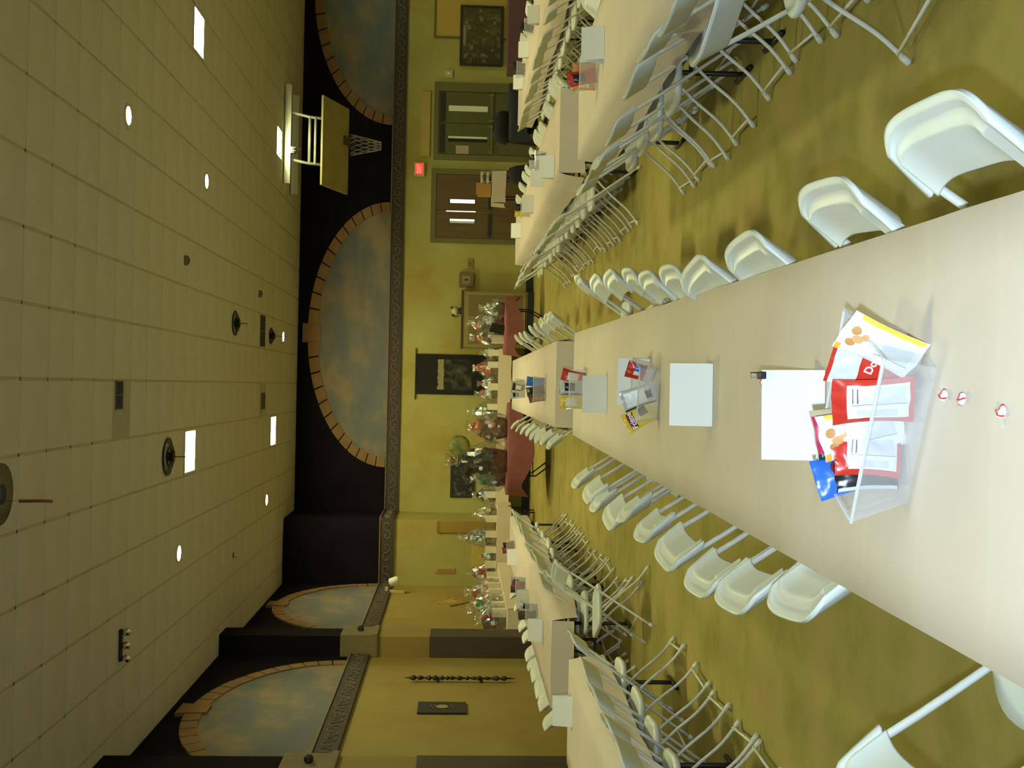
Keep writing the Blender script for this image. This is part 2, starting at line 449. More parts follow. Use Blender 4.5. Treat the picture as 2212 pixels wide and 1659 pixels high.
downlight(-2.19, 21.13, 'glowing round downlight, the farther of the pair by the spear wall', 1.6)

# air grilles set in ceiling tiles
vent_dark = mat('vent_dark', (0.05, 0.05, 0.055), 0.6); vent_m = mat('vent_metal', (0.16, 0.145, 0.10), 0.85, spec=0.1)
def grille(x, y, w, d, label, dark=True):
    e = tag(empty('ceiling_vent', (x, y, CEIL)), label, 'vent')
    MB().box(-w / 2, w / 2, -d / 2, d / 2, -0.004, 0.0).build('back_plate', vent_dark if dark else vent_m, e)
    f = MB()
    t = 0.015
    f.box(-w / 2, w / 2, -d / 2, -d / 2 + t, -0.01, -0.004); f.box(-w / 2, w / 2, d / 2 - t, d / 2, -0.01, -0.004)
    f.box(-w / 2, -w / 2 + t, -d / 2, d / 2, -0.01, -0.004); f.box(w / 2 - t, w / 2, -d / 2, d / 2, -0.01, -0.004); f.box(-0.006, 0.006, -d / 2, d / 2, -0.01, -0.004)
    f.build('frame', vent_m, e)
    n = max(3, int(d / 0.03))
    sl = MB().box(-w / 2, w / 2, -0.004, 0.004, -0.009, -0.004).mesh('slat', vent_dark if dark else vent_m)
    for i in range(n): inst('slat', sl, e, (0, -d / 2 + (i + 0.5) * d / n, 0), (R(20), 0, 0))
grille(-0.17, 11.86, 0.30, 0.25, 'dark rectangular air grille in the stained ceiling tile')
grille(0.90, 20.35, 0.56, 0.50, 'olive square ceiling vent nearer the keystone downlight')
grille(-0.35, 20.55, 0.30, 0.40, 'olive narrow ceiling vent beside the far light panel', False)
# round air diffusers with a hanging ribbon
def diffuser(x, y, label, rib=0.22, r=0.27):
    e = tag(empty('air_diffuser', (x, y, CEIL)), label, 'air diffuser')
    for k, (rr, z) in enumerate(((r, -0.02), (r * 0.68, -0.05), (r * 0.4, -0.075))):
        MB().lathe([(rr * 0.25 if k == 2 else rr * 0.72, z + 0.03), (rr, z), (rr, z - 0.006), (rr * 0.7, z + 0.02)], 20, cap=False).build('cone_ring', black_steel, e, smooth=True)
    MB().lathe([(0.05, -0.09), (0.055, -0.05), (0.05, -0.001)], 12).build('hub', black_steel, e)
    MB().box(-0.006, 0.006, -0.002, 0.002, -0.09 - rib, -0.09).build('ribbon', mat('brown_ribbon', (0.10, 0.06, 0.02), 0.8), e)
diffuser(0.90, 17.8, 'black round air diffuser with ribbon, midway along the ceiling', 0.12, 0.2)
diffuser(0.85, 21.2, 'small dark air diffuser by the keystone downlight', 0.2, 0.16)
diffuser(-0.93, 13.85, 'black round air diffuser with ribbon in front of the light panel', 0.2, 0.23)
d = tag(empty('air_diffuser', (-0.90, 8.78, CEIL)), 'olive air diffuser cut by the picture edge, above the red ribbon', 'air diffuser')
MB().lathe([(0.14, 0.0), (0.24, -0.03), (0.24, -0.04), (0.13, -0.02)], 20, cap=False).build('cone_ring', vent_m, d, smooth=True)
MB().lathe([(0.09, 0.0), (0.16, -0.06), (0.16, -0.07), (0.08, -0.05)], 20, cap=False).build('cone_ring', vent_m, d, smooth=True)
rb = MB()
rb.grid(lambda u, v: (-0.94 + 0.024 * (u - 0.5), 8.72 + 0.02 * math.sin(v * 5), 4.66 + 0.245 * v), 2, 8)
rb.tube([(-0.94, 8.72, 4.905), (-0.94, 8.70, CEIL)], 0.0012, 4)
tag(rb.build('red_ribbon', mat('red_ribbon', (0.020, 0.003, 0.002), 0.9, spec=0.1)), 'short red ribbon hanging from the ceiling near the picture edge', 'ribbon')
# small ceiling fittings
g = tag(empty('spot_lamp_cluster', (-2.80, 12.07, CEIL)), 'row of three chrome ball lamps on the ceiling near the spear wall', 'light')
MB().box(-0.17, 0.17, -0.03, 0.03, -0.03, 0, 0.006).build('bar', black_steel, g)
for k in (-0.14, 0.0, 0.14): MB().sphere((k, 0, -0.075), 0.045, n=12, mth=8).build('ball_lamp', chrome, g, smooth=True)
g = tag(empty('sprinkler', (-2.76, 18.08, CEIL)), 'tiny chrome sprinkler head between the two left downlights', 'sprinkler')
MB().lathe([(0.05, -0.006), (0.05, 0)], 12).build('plate', chrome, g); MB().sphere((0, 0, -0.04), 0.03, n=10).build('head', chrome, g, smooth=True)
for x, y, lab in ((1.52, 14.56, 'small grey smoke detector nearer the camera'), (1.53, 19.94, 'small grey smoke detector farther back by the vents')):
    g = tag(empty('smoke_detector', (x, y, CEIL)), lab, 'smoke detector')
    MB().lathe([(0.03, -0.05), (0.055, -0.045), (0.065, -0.01), (0.07, 0)], 14).build('body', vent_m, g, smooth=True)
    MB().lathe([(0.02, -0.06), (0.025, -0.05)], 10).build('sensor', vent_dark, g)

# ------------------------------------------------------------------ arch murals
def arch_mural(name, label, origin, rotz, half, rise, band, nst, key=True):
    """origin: mid of the base on the wall; local x along wall, local -y out of the wall"""
    e = tag(empty(name, origin, rotz), label, 'mural')
    N = 48
    vs = []; 
    hi, ri = half - band, rise - band
    pts = [(-hi * math.cos(PI * i / N), ri * math.sin(PI * i / N)) for i in range(N + 1)]
    vs = [(x, -0.012, z) for x, z in pts] + [(x, 0.0, z) for x, z in pts]
    n = N + 1
    fs = [tuple(range(n))] + [(i, i + n, i + 1 + n, i + 1) for i in range(N)] + [(0, N, N + n, n)]
    MB().add(vs, fs).build('sky_panel', sky_m, e)
    def pt(a, o): return (-(half - o) * math.cos(a), (rise - o) * math.sin(a))
    gap = 0.006
    for k in range(nst):
        a0 = PI * k / nst + gap; a1 = PI * (k + 1) / nst - gap
        if key and abs((a0 + a1) / 2 - PI / 2) < 0.03: continue
        m_ = 4
        o = [pt(a0 + (a1 - a0) * i / m_, 0.0) for i in range(m_ + 1)]
        q = [pt(a0 + (a1 - a0) * i / m_, band + 0.01) for i in range(m_ + 1)]
        loop = o + q[::-1]; L = len(loop)
        dep = -0.03 - 0.006 * random.random()
        vs = [(x, dep, max(z, 0)) for x, z in loop] + [(x, 0, max(z, 0)) for x, z in loop]
        fs = [(i, 2 * m_ + 1 - i, 2 * m_ - i, i + 1) for i in range(m_)] + [(i, (i + 1) % L, (i + 1) % L + L, i + L) for i in range(L)]
        MB().add(vs, fs).build('arch_stone', stone_m, e)
    if key:
        b = MB(); z0, z1 = rise - band - 0.06, rise + 0.11
        w0, w1 = 0.17, 0.21
        b.add([(-w0, -0.05, z0), (w0, -0.05, z0), (w1, -0.05, z1), (-w1, -0.05, z1), (-w0, 0, z0), (w0, 0, z0), (w1, 0, z1), (-w1, 0, z1)],
              [(0, 1, 2, 3), (0, 4, 5, 1), (1, 5, 6, 2), (2, 6, 7, 3), (3, 7, 4, 0)])
        b.build('keystone', stone_m, e)
    return e
arch_mural('arch_mural', 'big painted cloud mural in a stone arch, whole, above the gift tables', (1.08, FAR - 0.001, 3.155), 0, 2.89, 1.735, 0.21, 25)
arch_mural('arch_mural', 'dim painted cloud mural cut off by the picture edge above the collage', (8.55, FAR - 0.001, 3.155), 0, 2.89, 1.735, 0.21, 25)
arch_mural('arch_mural', 'foreshortened cloud mural on the spear wall, the one beyond the pilaster', (LEFT + 0.001, 21.0, 3.155), R(90), 2.27, 1.75, 0.20, 25)
arch_mural('arch_mural', 'foreshortened cloud mural on the spear wall, the nearer one by the picture edge', (LEFT + 0.001, 14.22, 3.155), R(90), 2.58, 1.72, 0.20, 25)

# ------------------------------------------------------------------ doors
lit_win = mat('daylight_pane', (0.9, 0.9, 0.9), 0.3, emit=(0.95, 1.0, 0.93), estr=1.4)
dim_win = mat('dim_pane', (0.5, 0.5, 0.3), 0.3, emit=(0.75, 0.78, 0.42), estr=0.10)
dark_win = mat('dark_pane', (0.03, 0.028, 0.02), 0.2)
def box_part(parent, name, ma, x0, x1, z0, z1, d0, d1, bev=0.0):
    """on far wall: local x, z; d0..d1 depth in front of the wall"""
    return MB().box(x0, x1, -d1, -d0, z0, z1, bev).build(name, ma, parent)
d1 = struct(empty('door_1', (0, FAR, 0)))
olive_fr = mat('olive_frame', (0.135, 0.125, 0.035), 0.6)
for (a, b, c, d) in ((4.93, 5.05, 0, 2.25), (6.43, 6.62, 0, 2.25), (5.05, 6.43, 2.15, 2.25)): box_part(d1, 'frame', olive_fr, a, b, c, d, 0, 0.06)
for s, (a, b) in enumerate(((5.06, 5.735), (5.745, 6.42))):
    lf = box_part(d1, 'leaf', green_door_m, a, b, 0.01, 2.14, 0.005, 0.045)
    wx = (5.36, 5.45) if s == 0 else (6.00, 6.12)
    box_part(lf, 'pane', dim_win, wx[0] + (0.045 if s == 0 else 0), wx[1], 1.08, 1.93, 0.045, 0.05)
    if s == 0: box_part(lf, 'pane', dark_win, wx[0] - 0.03, wx[0] + 0.045, 1.08, 1.93, 0.045, 0.05)
    box_part(lf, 'rail', frame_dk, a + 0.02, b - 0.02, 2.0, 2.12, 0.045, 0.055)
    hb = MB(); hb.tube([(a + 0.06, -0.09, 0.99), (b - 0.06, -0.09, 0.99)], 0.014, 8)
    for q in (a + 0.06, b - 0.06): hb.box(q - 0.03, q + 0.03, -0.10, -0.045, 0.95, 1.06, 0.005)
    hb.build('push_bar', chrome, lf)
sh = box_part(d1, 'notice_sheet', mat('pink_notice', (0.45, 0.33, 0.24), 0.8), 5.01 + 0.06, 5.25, 1.48, 1.76, 0.046, 0.049)
d2 = struct(empty('door_2', (0, FAR, 0)))
for (a, b, c, d) in ((3.12, 3.22, 0, 2.28), (4.62, 4.74, 0, 2.28), (3.22, 4.62, 2.17, 2.28)): box_part(d2, 'frame', olive_fr, a, b, c, d, 0, 0.06)
for (a, b) in ((3.225, 3.80), (3.825, 4.615)):
    lf = box_part(d2, 'leaf', brown_door_m, a, b, 0.01, 2.16, 0.005, 0.045)
    wx = (3.55, 3.64) if a < 3.5 else (3.99, 4.07)
    fr = MB()
    for (p, q, r_, s_) in ((wx[0] - 0.012, wx[0], 1.31, 1.87), (wx[1], wx[1] + 0.012, 1.31, 1.87), (wx[0], wx[1], 1.31, 1.322), (wx[0], wx[1], 1.858, 1.87)): fr.box(p, q, -0.052, -0.045, r_, s_)
    fr.build('window_bead', frame_dk, lf)
    if a < 3.5:
        box_part(lf, 'pane', lit_win, 3.60, wx[1], 1.322, 1.858, 0.045, 0.049)
        box_part(lf, 'pane', dim_win, wx[0], 3.60, 1.322, 1.858, 0.045, 0.049)
    else: box_part(lf, 'pane', lit_win, wx[0], wx[1], 1.322, 1.858, 0.045, 0.049)
    MB().box(a + 0.04, b - 0.04, -0.09, -0.045, 0.97, 1.03, 0.008).build('push_bar', frame_dk, lf)
box_part(d2, 'daylight_gap', lit_win, 3.803, 3.822, 1.30, 1.94, 0.01, 0.02)

# ------------------------------------------------------------------ things on the far wall
def wall_thing(name, label, cat, x0, x1, z0, z1, d, ma, y=FAR, group=None):
    e = tag(empty(name, ((x0 + x1) / 2, y, (z0 + z1) / 2)), label, cat, group)
    return e, (x1 - x0) / 2, (z1 - z0) / 2
# exit sign
e, hw, hh = wall_thing('exit_sign', 'small red lit exit sign above the two pairs of doors', 'exit sign', 4.55, 4.85, 2.43, 2.66, 0.1, None)
MB().box(-hw, hw, -0.08, 0, -hh, hh, 0.008).build('case', mat('sign_case', (0.5, 0.42, 0.25), 0.6), e)
MB().box(-hw + 0.045, hw - 0.02, -0.084, -0.08, -hh + 0.03, hh - 0.03).build('lit_face', mat('exit_red', (0.8, 0.05, 0.03), 0.5, emit=(1.0, 0.06, 0.035), estr=0.75), e)
inst('lettering', text_mesh('EXIT', 0.105, 'lettering', mat('exit_letters', (0.9, 0.3, 0.25), 0.5, emit=(1.0, 0.22, 0.15), estr=1.1), 0.001, 0.002), e, (0.012, -0.0855, 0), (R(90), 0, 0), (0.9, 1.25, 1))
# strip above the green doors
e = tag(MB().box(5.0, 6.42, FAR - 0.04, FAR, 2.33, 2.53, 0.006).build('wall_sign_board', mat('sign_board', (0.42, 0.31, 0.075), 0.7, col2=(0.47, 0.35, 0.09), scale=3)), 'long tan board above the green double doors', 'board')
# switch box
e, hw, hh = wall_thing('wall_box', 'pale square wall box between the collage and the green doors', 'wall box', 6.74, 6.9, 1.86, 2.05, .04, None)
MB().box(-hw, hw, -0.04, 0, -hh, hh, 0.006).build('case', mat('pale_case', (0.5, 0.42, 0.2), 0.6), e); MB().box(-0.02, 0.02, -0.05, -0.04, -0.03, 0.03).build('switch', paper_w, e)
# hatch
e, hw, hh = wall_thing('wall_hatch', 'closed shutter panel in the wall behind the collage frame', 'hatch', 7.64, 9.0, 0.7, 2.25, .02, None)
MB().box(-hw, hw, -0.012, 0, -hh, hh).build('panel', mat('hatch_panel', (0.50, 0.34, 0.07), 0.7), e)
f = MB()
for (a, b, c, d) in ((-hw - .04, -hw, -hh, hh + .04), (hw, hw + .04, -hh, hh + .04), (-hw, hw, hh, hh + .04)): f.box(a, b, -0.03, 0, c, d)
f.build('frame', olive_fr, e)
# photo collage
e, hw, hh = wall_thing('photo_collage', 'large black framed collage of many small photographs behind glass', 'picture frame', 7.0, 8.32, 0.78, 1.72, .03, None)
f = MB(); t = 0.045
for (a, b, c, d) in ((-hw, -hw + t, -hh, hh), (hw - t, hw, -hh, hh), (-hw + t, hw - t, -hh, -hh + t), (-hw + t, hw - t, hh - t, hh)): f.box(a, b, -0.075, -0.03, c, d)
f.build('frame', frame_dk, e)
MB().box(-hw + t, hw - t, -0.045, -0.03, -hh + t, hh - t).build('backing', mat('collage_back', (0.03, 0.022, 0.016), 0.7), e)
phm = [mat('photo_%d' % k, c, 0.5) for k, c in enumerate(((0.18, 0.10, 0.07), (0.05, 0.035, 0.03), (0.24, 0.14, 0.10), (0.02, 0.02, 0.016), (0.40, 0.28, 0.22), (0.10, 0.055, 0.045), (0.13, 0.10, 0.06), (0.03, 0.03, 0.022)))]
pm = [MB().box(-0.5, 0.5, -0.002, 0.0, -0.5, 0.5).mesh('photo', m_) for m_ in phm]
rr = random.Random(3)
for k in range(190):
    w = rr.uniform(0.04, 0.11); h = rr.uniform(0.04, 0.12)
    inst('photo', rr.choice(pm), e, (rr.uniform(-hw + t + w / 2, hw - t - w / 2), -0.0455 - 0.00006 * k, rr.uniform(-hh + t + h / 2, hh - t - h / 2)), (0, rr.uniform(-.12, .12), 0), (w, 1, h))
MB().box(-0.22, 0.22, -0.061, -0.058, hh - t - 0.085, hh - t - 0.03).build('title_strip', mat('title_strip', (0.5, 0.38, 0.28), 0.6), e)
MB().box(-hw + t, hw - t, -0.066, -0.062, -hh + t, hh - t).build('glass', clear_mat('picture_glass', (0.05, 0.05, 0.05), 0.12, 0.03), e)
# thermostat and fuse box
e, hw, hh = wall_thing('thermostat', 'small brown thermostat between brown doors and fuse box', 'thermostat', 2.57, 2.77, 1.33, 1.46, .03, None)
MB().box(-hw, hw, -0.03, 0, -hh, hh, 0.008).build('case', mat('thermo', (0.25, 0.19, 0.06), 0.5), e); MB().box(-0.05, 0.05, -0.034, -0.03, -0.03, 0.03).build('dial', olive_fr, e)
e, hw, hh = wall_thing('fuse_box', 'grey-brown square fuse box on the golden wall', 'fuse box', 2.15, 2.47, 1.31, 1.63, .1, None)
MB().box(-hw, hw, -0.11, 0, -hh, hh, 0.012).build('case', mat('fuse_case', (0.15, 0.11, 0.045), 0.5), e); MB().box(-0.09, 0.09, -0.118, -0.11, -0.08, 0.09, 0.004).build('door', mat('fuse_door', (0.25, 0.19, 0.10), 0.5), e); MB().box(-0.02, 0.02, -0.124, -0.118, -0.04, 0.04).build('latch', frame_dk, e)
# black tapestry on a rod
e = tag(empty('wall_tapestry', (0.235, FAR, 0)), 'black wall tapestry with a pale arch-topped picture, hung on a rod', 'tapestry')
def tap(u, v):
    return (-0.44 + 0.88 * u, -0.03 - 0.012 * math.sin(u * 9), 0.98 + 1.55 * v)
MB().grid(tap, 24, 6).build('cloth', mat('tapestry_black', (0.010, 0.010, 0.009), 0.9), e, smooth=True)
MB().grid(lambda u, v: (-0.33 + 0.66 * u, -0.0345 - 0.012 * math.sin((0.125 + 0.75 * u) * 9), 1.30 + 0.62 * v), 24, 3).build('woven_picture', mat('woven', (0.014, 0.014, 0.012), 0.9, col2=(0.10, 0.095, 0.05), scale=5.5, range=(0.45, 0.7)), e, smooth=True)
MB().grid(lambda u, v: (-0.33 + 0.66 * u, -0.036 - 0.012 * math.sin((0.125 + 0.75 * u) * 9), 1.925 + (0.125 + 0.03 * noise.noise(Vector((u * 9, 0, 0)))) * v - (0.04 * max(0, noise.noise(Vector((u * 7, 3, 0)))) if v < 0.5 else 0)), 30, 2).build('pale_border', mat('woven_pale', (0.36, 0.31, 0.15), 0.9, col2=(0.26, 0.22, 0.10), scale=9), e, smooth=True)
tr = MB().tube([(-0.56, -0.03, 2.535), (0.56, -0.03, 2.535)], 0.012, 8); tr.build('rod', frame_dk, e)
# display cabinet
e = tag(empty('display_cabinet', (1.435, FAR - 0.02, 0)), 'olive-brown cabinet standing against the wall right behind the first pink table', 'cabinet')
cabm = mat('olive_wood', (0.24, 0.185, 0.04), 0.6, col2=(0.30, 0.235, 0.06), scale=3, stretch=(5, 5, .7)); cabd = mat('olive_wood_dark', (0.06, 0.05, 0.02), 0.6)
MB().box(-0.61, 0.61, -0.38, 0, 0.14, 1.53).build('body', cabm, e)
MB().box(-0.63, 0.63, -0.40, 0, 1.53, 1.57, 0.006).build('top', cabd, e)
MB().box(-0.62, 0.62, -0.39, 0, 0.0, 0.14).build('plinth', base_m, e)
for s in (-1, 1):
    dr = MB().box(min(0.005 * s, 0.585 * s), max(0.005 * s, 0.585 * s), -0.40, -0.38, 0.18, 1.48, 0.004).build('door', cabm, e)
    MB().box(min(0.06 * s, 0.53 * s), max(0.06 * s, 0.53 * s), -0.405, -0.40, 0.25, 1.41).build('door_panel', mat('cab_panel', (0.16, 0.13, 0.035), 0.4), dr)
    MB().sphere((0.03 * s, -0.412, 0.85), 0.014, n=8).build('knob', frame_dk, dr)
# figurine on the cabinet
e = tag(empty('figurine', (1.62, FAR - 0.2, 1.57)), 'small pale figurine with dark trim standing on the cabinet', 'figurine')
MB().lathe([(0.07, 0), (0.08, 0.02), (0.05, 0.05)], 12).build('foot', frame_dk, e, smooth=True)
MB().lathe([(0.05, 0.05), (0.09, 0.09), (0.10, 0.13), (0.07, 0.18), (0.03, 0.21)], 12).build('body', mat('figurine_pale', (0.5, 0.44, 0.2), 0.5), e, smooth=True)
b = MB(); b.sphere((-0.09, 0, 0.17), 0.035); b.sphere((0.07, 0, 0.2), 0.03); b.tube([(-0.1, 0, 0.05), (-0.13, 0, 0.12), (-0.09, 0, 0.2)], 0.012, 6); b.build('trim', frame_dk, e, smooth=True)
# framed group photo, round plate
e, hw, hh = wall_thing('group_photo', 'black framed picture half hidden by the big wrapped basket', 'picture frame', -2.45, -1.55, 1.20, 1.73, .03, None)
f = MB()
for (a, b, c, d) in ((-hw, -hw + .05, -hh, hh), (hw - .05, hw, -hh, hh), (-hw + .05, hw - .05, -hh, -hh + .05), (-hw + .05, hw - .05, hh - .05, hh)): f.box(a, b, -0.035, 0, c, d)
f.build('frame', frame_dk, e)
MB().box(-hw + .05, hw - .05, -0.02, -0.005, -hh + .05, hh - .05).build('print', mat('group_print', (0.012, 0.012, 0.012), 0.4, col2=(0.16, 0.15, 0.10), scale=7, range=(0.5, 0.72)), e)
e = tag(empty('wall_plate', (-1.32, FAR, 1.55)), 'round green leaf-patterned plaque behind the wrapped baskets', 'plaque')
MB().lathe([(0.02, -0.04), (0.16, -0.035), (0.23, -0.015), (0.235, 0)], 28).build('disc', mat('green_plate', (0.22, 0.22, 0.05), 0.5, col2=(0.08, 0.12, 0.03), scale=6, range=(0.45, 0.6)), e, smooth=True, rot=(R(-90), 0, 0))
# jog wall: brown panel, narrow frame, low panel door
e = tag(empty('wall_curtain_panel', (-2.80, JY, 0)), 'brown rounded panel on the corner of the stepped-forward wall', 'panel')
MB().box(-0.24, 0.02, -0.03, 0, 0.76, 1.98, 0.02).build('board', mat('brown_panel', (0.28, 0.17, 0.03), 0.7, col2=(0.34, 0.22, 0.04), scale=2), e)
MB().box(-0.245, 0.0, -0.034, -0.03, 1.92, 1.97).build('top_rail', mat('brown_panel2', (0.24, 0.15, 0.03), 0.7), e)
e, hw, hh = wall_thing('narrow_plaque', 'narrow tan upright plaque on the stepped-forward wall', 'plaque', -3.86, -3.75, 1.6, 2.0, .02, None, JY)
MB().box(-hw, hw, -0.02, 0, -hh, hh, 0.005).build('board', mat('tan_plaque', (0.5, 0.3, 0.10), 0.6), e); MB().box(-hw + .02, hw - .02, -0.025, -0.02, -hh + .05, hh - .05).build('inlay', mat('tan_plaque2', (0.36, 0.2, 0.07), 0.6), e)
d3 = struct(empty('door_3', (-3.35, JY, 0)))
MB().box(-0.36, 0.33, -0.012, 0, 0.05, 1.26).build('leaf', mat('gold_door', (0.56, 0.42, 0.08), 0.7), d3)

# ------------------------------------------------------------------ things on the left wall (local x along +Y of the wall)
def lw_empty(name, label, cat, y, z): return tag(empty(name, (LEFT, y, z), R(90)), label, cat)   # local -y points into the room
e = lw_empty('diamond_plaque', 'brown carved diamond-shaped plaque above the white ticket bags', 'plaque', 21.5, 1.66)
b = MB(); 
def diam(w, h, y0, y1): return ([(-w, y1, 0), (0, y1, -h), (w, y1, 0), (0, y1, h), (-w, y0, 0), (0, y0, -h), (w, y0, 0), (0, y0, h)], [(0, 1, 2, 3), (0, 4, 5, 1), (1, 5, 6, 2), (2, 6, 7, 3), (3, 7, 4, 0)])
b.add(*diam(0.42, 0.36, 0, -0.025)); b.build('board', mat('carved', (0.20, 0.12, 0.02), 0.7, col2=(0.42, 0.27, 0.06), scale=16, range=(0.42, 0.6)), e)
MB().add(*diam(0.2, 0.17, -0.025, -0.03)).build('centre', mat('carved2', (0.42, 0.28, 0.07), 0.7), e)
e = lw_empty('wall_spear', 'long thin black carved spear hanging upright on the wall', 'spear', 15.73, 1.5)
prof = [(0.003, -0.77), (0.016, -0.70)]
rs = random.Random(5)
z = -0.66
while z < 0.66:
    prof += [(0.016, z), (rs.uniform(0.03, 0.055), z + 0.03), (rs.uniform(0.02, 0.05), z + 0.06)]; z += rs.uniform(0.075, 0.12)
prof += [(0.018, 0.70), (0.003, 0.77)]
MB().lathe(prof, 10, (0, -0.06, 0), 1, 0.7).build('shaft', mat('carved_black', (0.015, 0.011, 0.006), 0.6), e)
hk = MB(); hk.box(-0.02, 0.02, -0.06, 0, 0.28, 0.32); hk.box(-0.02, 0.02, -0.06, 0, -0.32, -0.28); hk.build('hook', frame_dk, e)
e = lw_empty('dark_plaque', 'dark upright plaque with pale emblem beside the black spear', 'plaque', 14.42, 1.73)
MB().box(-0.24, 0.24, -0.03, 0, -0.31, 0.31, 0.006).build('board', mat('dark_plaque', (0.022, 0.022, 0.02), 0.5), e)
em = MB(); em.lathe([(0.01, 0), (0.075, 0.001), (0.08, 0.006)], 18); em.build('emblem', mat('emblem_gold', (0.30, 0.24, 0.11), 0.5), e, loc=(0, -0.03, 0), rot=(R(90), 0, 0))
for s in (-1, 1):
    w = MB()
    for q in (-1, 1): w.tube([(0.02 * q, 0, 0.07 * s), (0.05 * q, 0, 0.10 * s), (0.02 * q, 0, 0.13 * s), (0.055 * q, 0, 0.155 * s)], 0.007, 6)
    w.build('scrollwork', mat('emblem_dim', (0.16, 0.13, 0.06), 0.5), e, loc=(0, -0.034, 0))
e = lw_empty('spot_projector', 'small white spotlight unit mounted on the frieze in the corner', 'spotlight', 22.4, 2.93)
MB().box(-0.03, 0.03, -0.12, 0, -0.03, 0.03).build('bracket', housing_m, e)
MB().lathe([(0.05, 0), (0.08, 0.02), (0.085, 0.16), (0.06, 0.2)], 14).build('lamp_head', mat('white_lamp_body', (0.8, 0.78, 0.66), 0.4), e, smooth=True, loc=(0, -0.2, -0.05), rot=(R(160), 0, 0))
MB().box(-0.05, 0.05, -0.06, 0, -0.36, -0.06, 0.01).build('driver_box', mat('pale_box', (0.62, 0.52, 0.18), 0.6), e)

# ------------------------------------------------------------------ basketball goal folded against the ceiling
e = tag(empty('basketball_goal', (4.83, 22.6, CEIL)), 'folded-up basketball backboard with white steel frame and net under the ceiling', 'basketball goal')
ply = mat('backboard_back', (0.36, 0.31, 0.13), 0.7, col2=(0.42, 0.36, 0.16), scale=2.5)
steel_w = mat('white_frame_steel', (0.74, 0.74, 0.62), 0.4)
zt, zb = 4.39 - CEIL, 3.985 - CEIL
def slab(x0, x1, ya, za, yb, zb_, th):
    d = Vector((0, yb - ya, zb_ - za)).normalized(); n = Vector((0, -d.z, d.y)) * th
    P = [Vector((x0, ya, za)), Vector((x1, ya, za)), Vector((x1, yb, zb_)), Vector((x0, yb, zb_))]
    vs = P + [p + n for p in P]
    return vs, [(0, 1, 2, 3), (7, 6, 5, 4), (0, 4, 5, 1), (1, 5, 6, 2), (2, 6, 7, 3), (3, 7, 4, 0)]
MB().add(*slab(-0.90, 0.88, 0.0, zt, 1.1, zb, 0.04)).build('backboard', ply, e)
MB().add(*slab(0.10, 0.28, 0.86, zb + 0.085, 1.12, zb - 0.01, -0.03)).build('mount_plate', mat('mount_dark', (0.10, 0.075, 0.06), 0.6), e)
fr = MB()
for x in (-0.46, 0.47):
    fr.tube([(x, 0.25, zt + 0.0), (x, 0.12, -0.42), (x, -0.30, -0.06)], 0.028, 8)
fr.tube([(-0.46, 0.13, -0.44), (0.47, 0.13, -0.44)], 0.028, 8); fr.tube([(-0.46, 0.16, -0.55), (0.47, 0.16, -0.55)], 0.024, 8)
fr.build('swing_frame', steel_w, e, smooth=True)
bm_ = MB(); bm_.box(-0.95, 0.98, -0.36, -0.26, -0.14, -0.03); bm_.build('ceiling_beam', steel_w, e)
bm_ = MB(); bm_.box(-1.0, 1.0, 0.55, 0.66, -0.16, -0.03); bm_.build('rear_beam', steel_w, e)
pl = MB()
for k in range(4): pl.box(-0.36 + 0.03 * k, -0.34 + 0.03 * k, -0.40, -0.2, -0.22 - 0.03 * (k % 2), -0.14)
pl.tube([(-0.32, -0.3, -0.14), (-0.26, -0.3, -0.34)], 0.02, 8); pl.build('winch', chrome, e)
rim = MB(); rim.tube([(0.19 + 0.225 * math.cos(a), 1.36 + 0.225 * math.sin(a), -1.14) for a in [2 * PI * k / 24 for k in range(25)]], 0.009, 6)
rim.tube([(0.19, 1.08, zb), (0.19, 1.14, -1.14)], 0.02, 6); rim.build('rim', mat('rim_dark', (0.05, 0.02, 0.01), 0.5), e, smooth=True)
net = MB()
for k in range(12):
    for s in (-1, 1):
        pts = []
        for i in range(7):
            t = i / 6; a = 2 * PI * (k + s * t * 2.2) / 12; r_ = 0.225 * (1 - 0.62 * t)
            pts.append((0.19 + r_ * math.cos(a), 1.36 + r_ * math.sin(a), -1.14 - 0.64 * t))
        net.tube(pts, 0.0055, 4, cap=False)
net.build('net', mat('net_cord', (0.35, 0.33, 0.31), 0.8), e)


# ------------------------------------------------------------------ tables with kraft paper
TOP = 0.74
def folding_table(cx, y0, y1, label, sh=0.0):
    e = tag(empty('folding_table', (cx + sh * ((y0 + y1) / 2 - 8.5), (y0 + y1) / 2, 0), -math.atan(sh)), label, 'table')
    L = (y1 - y0) / 2
    MB().box(-0.37, 0.37, -L, L, TOP - 0.045, TOP - 0.004, 0.008).build('tabletop', table_m, e)
    for s in (-1, 1):
        yy = s * (L - 0.30)
        f = MB()
        f.tube([(-0.30, yy, TOP - 0.05), (-0.30, yy, 0.06), (-0.30, yy, 0.025)], 0.016, 8)
        f.tube([(0.30, yy, TOP - 0.05), (0.30, yy, 0.06), (0.30, yy, 0.025)], 0.016, 8)
        f.tube([(-0.30, yy, 0.32), (0.30, yy, 0.32)], 0.012, 8)
        f.tube([(-0.30, yy - 0.16, 0.016), (-0.30, yy + 0.16, 0.016)], 0.016, 8)
        f.tube([(0.30, yy - 0.16, 0.016), (0.30, yy + 0.16, 0.016)], 0.016, 8)
        f.build('leg_frame', black_steel, e, smooth=True)
        MB().tube([(0, yy, 0.33), (0, yy - s * 0.5, TOP - 0.05)], 0.009, 6).build('brace', black_steel, e)
    return e
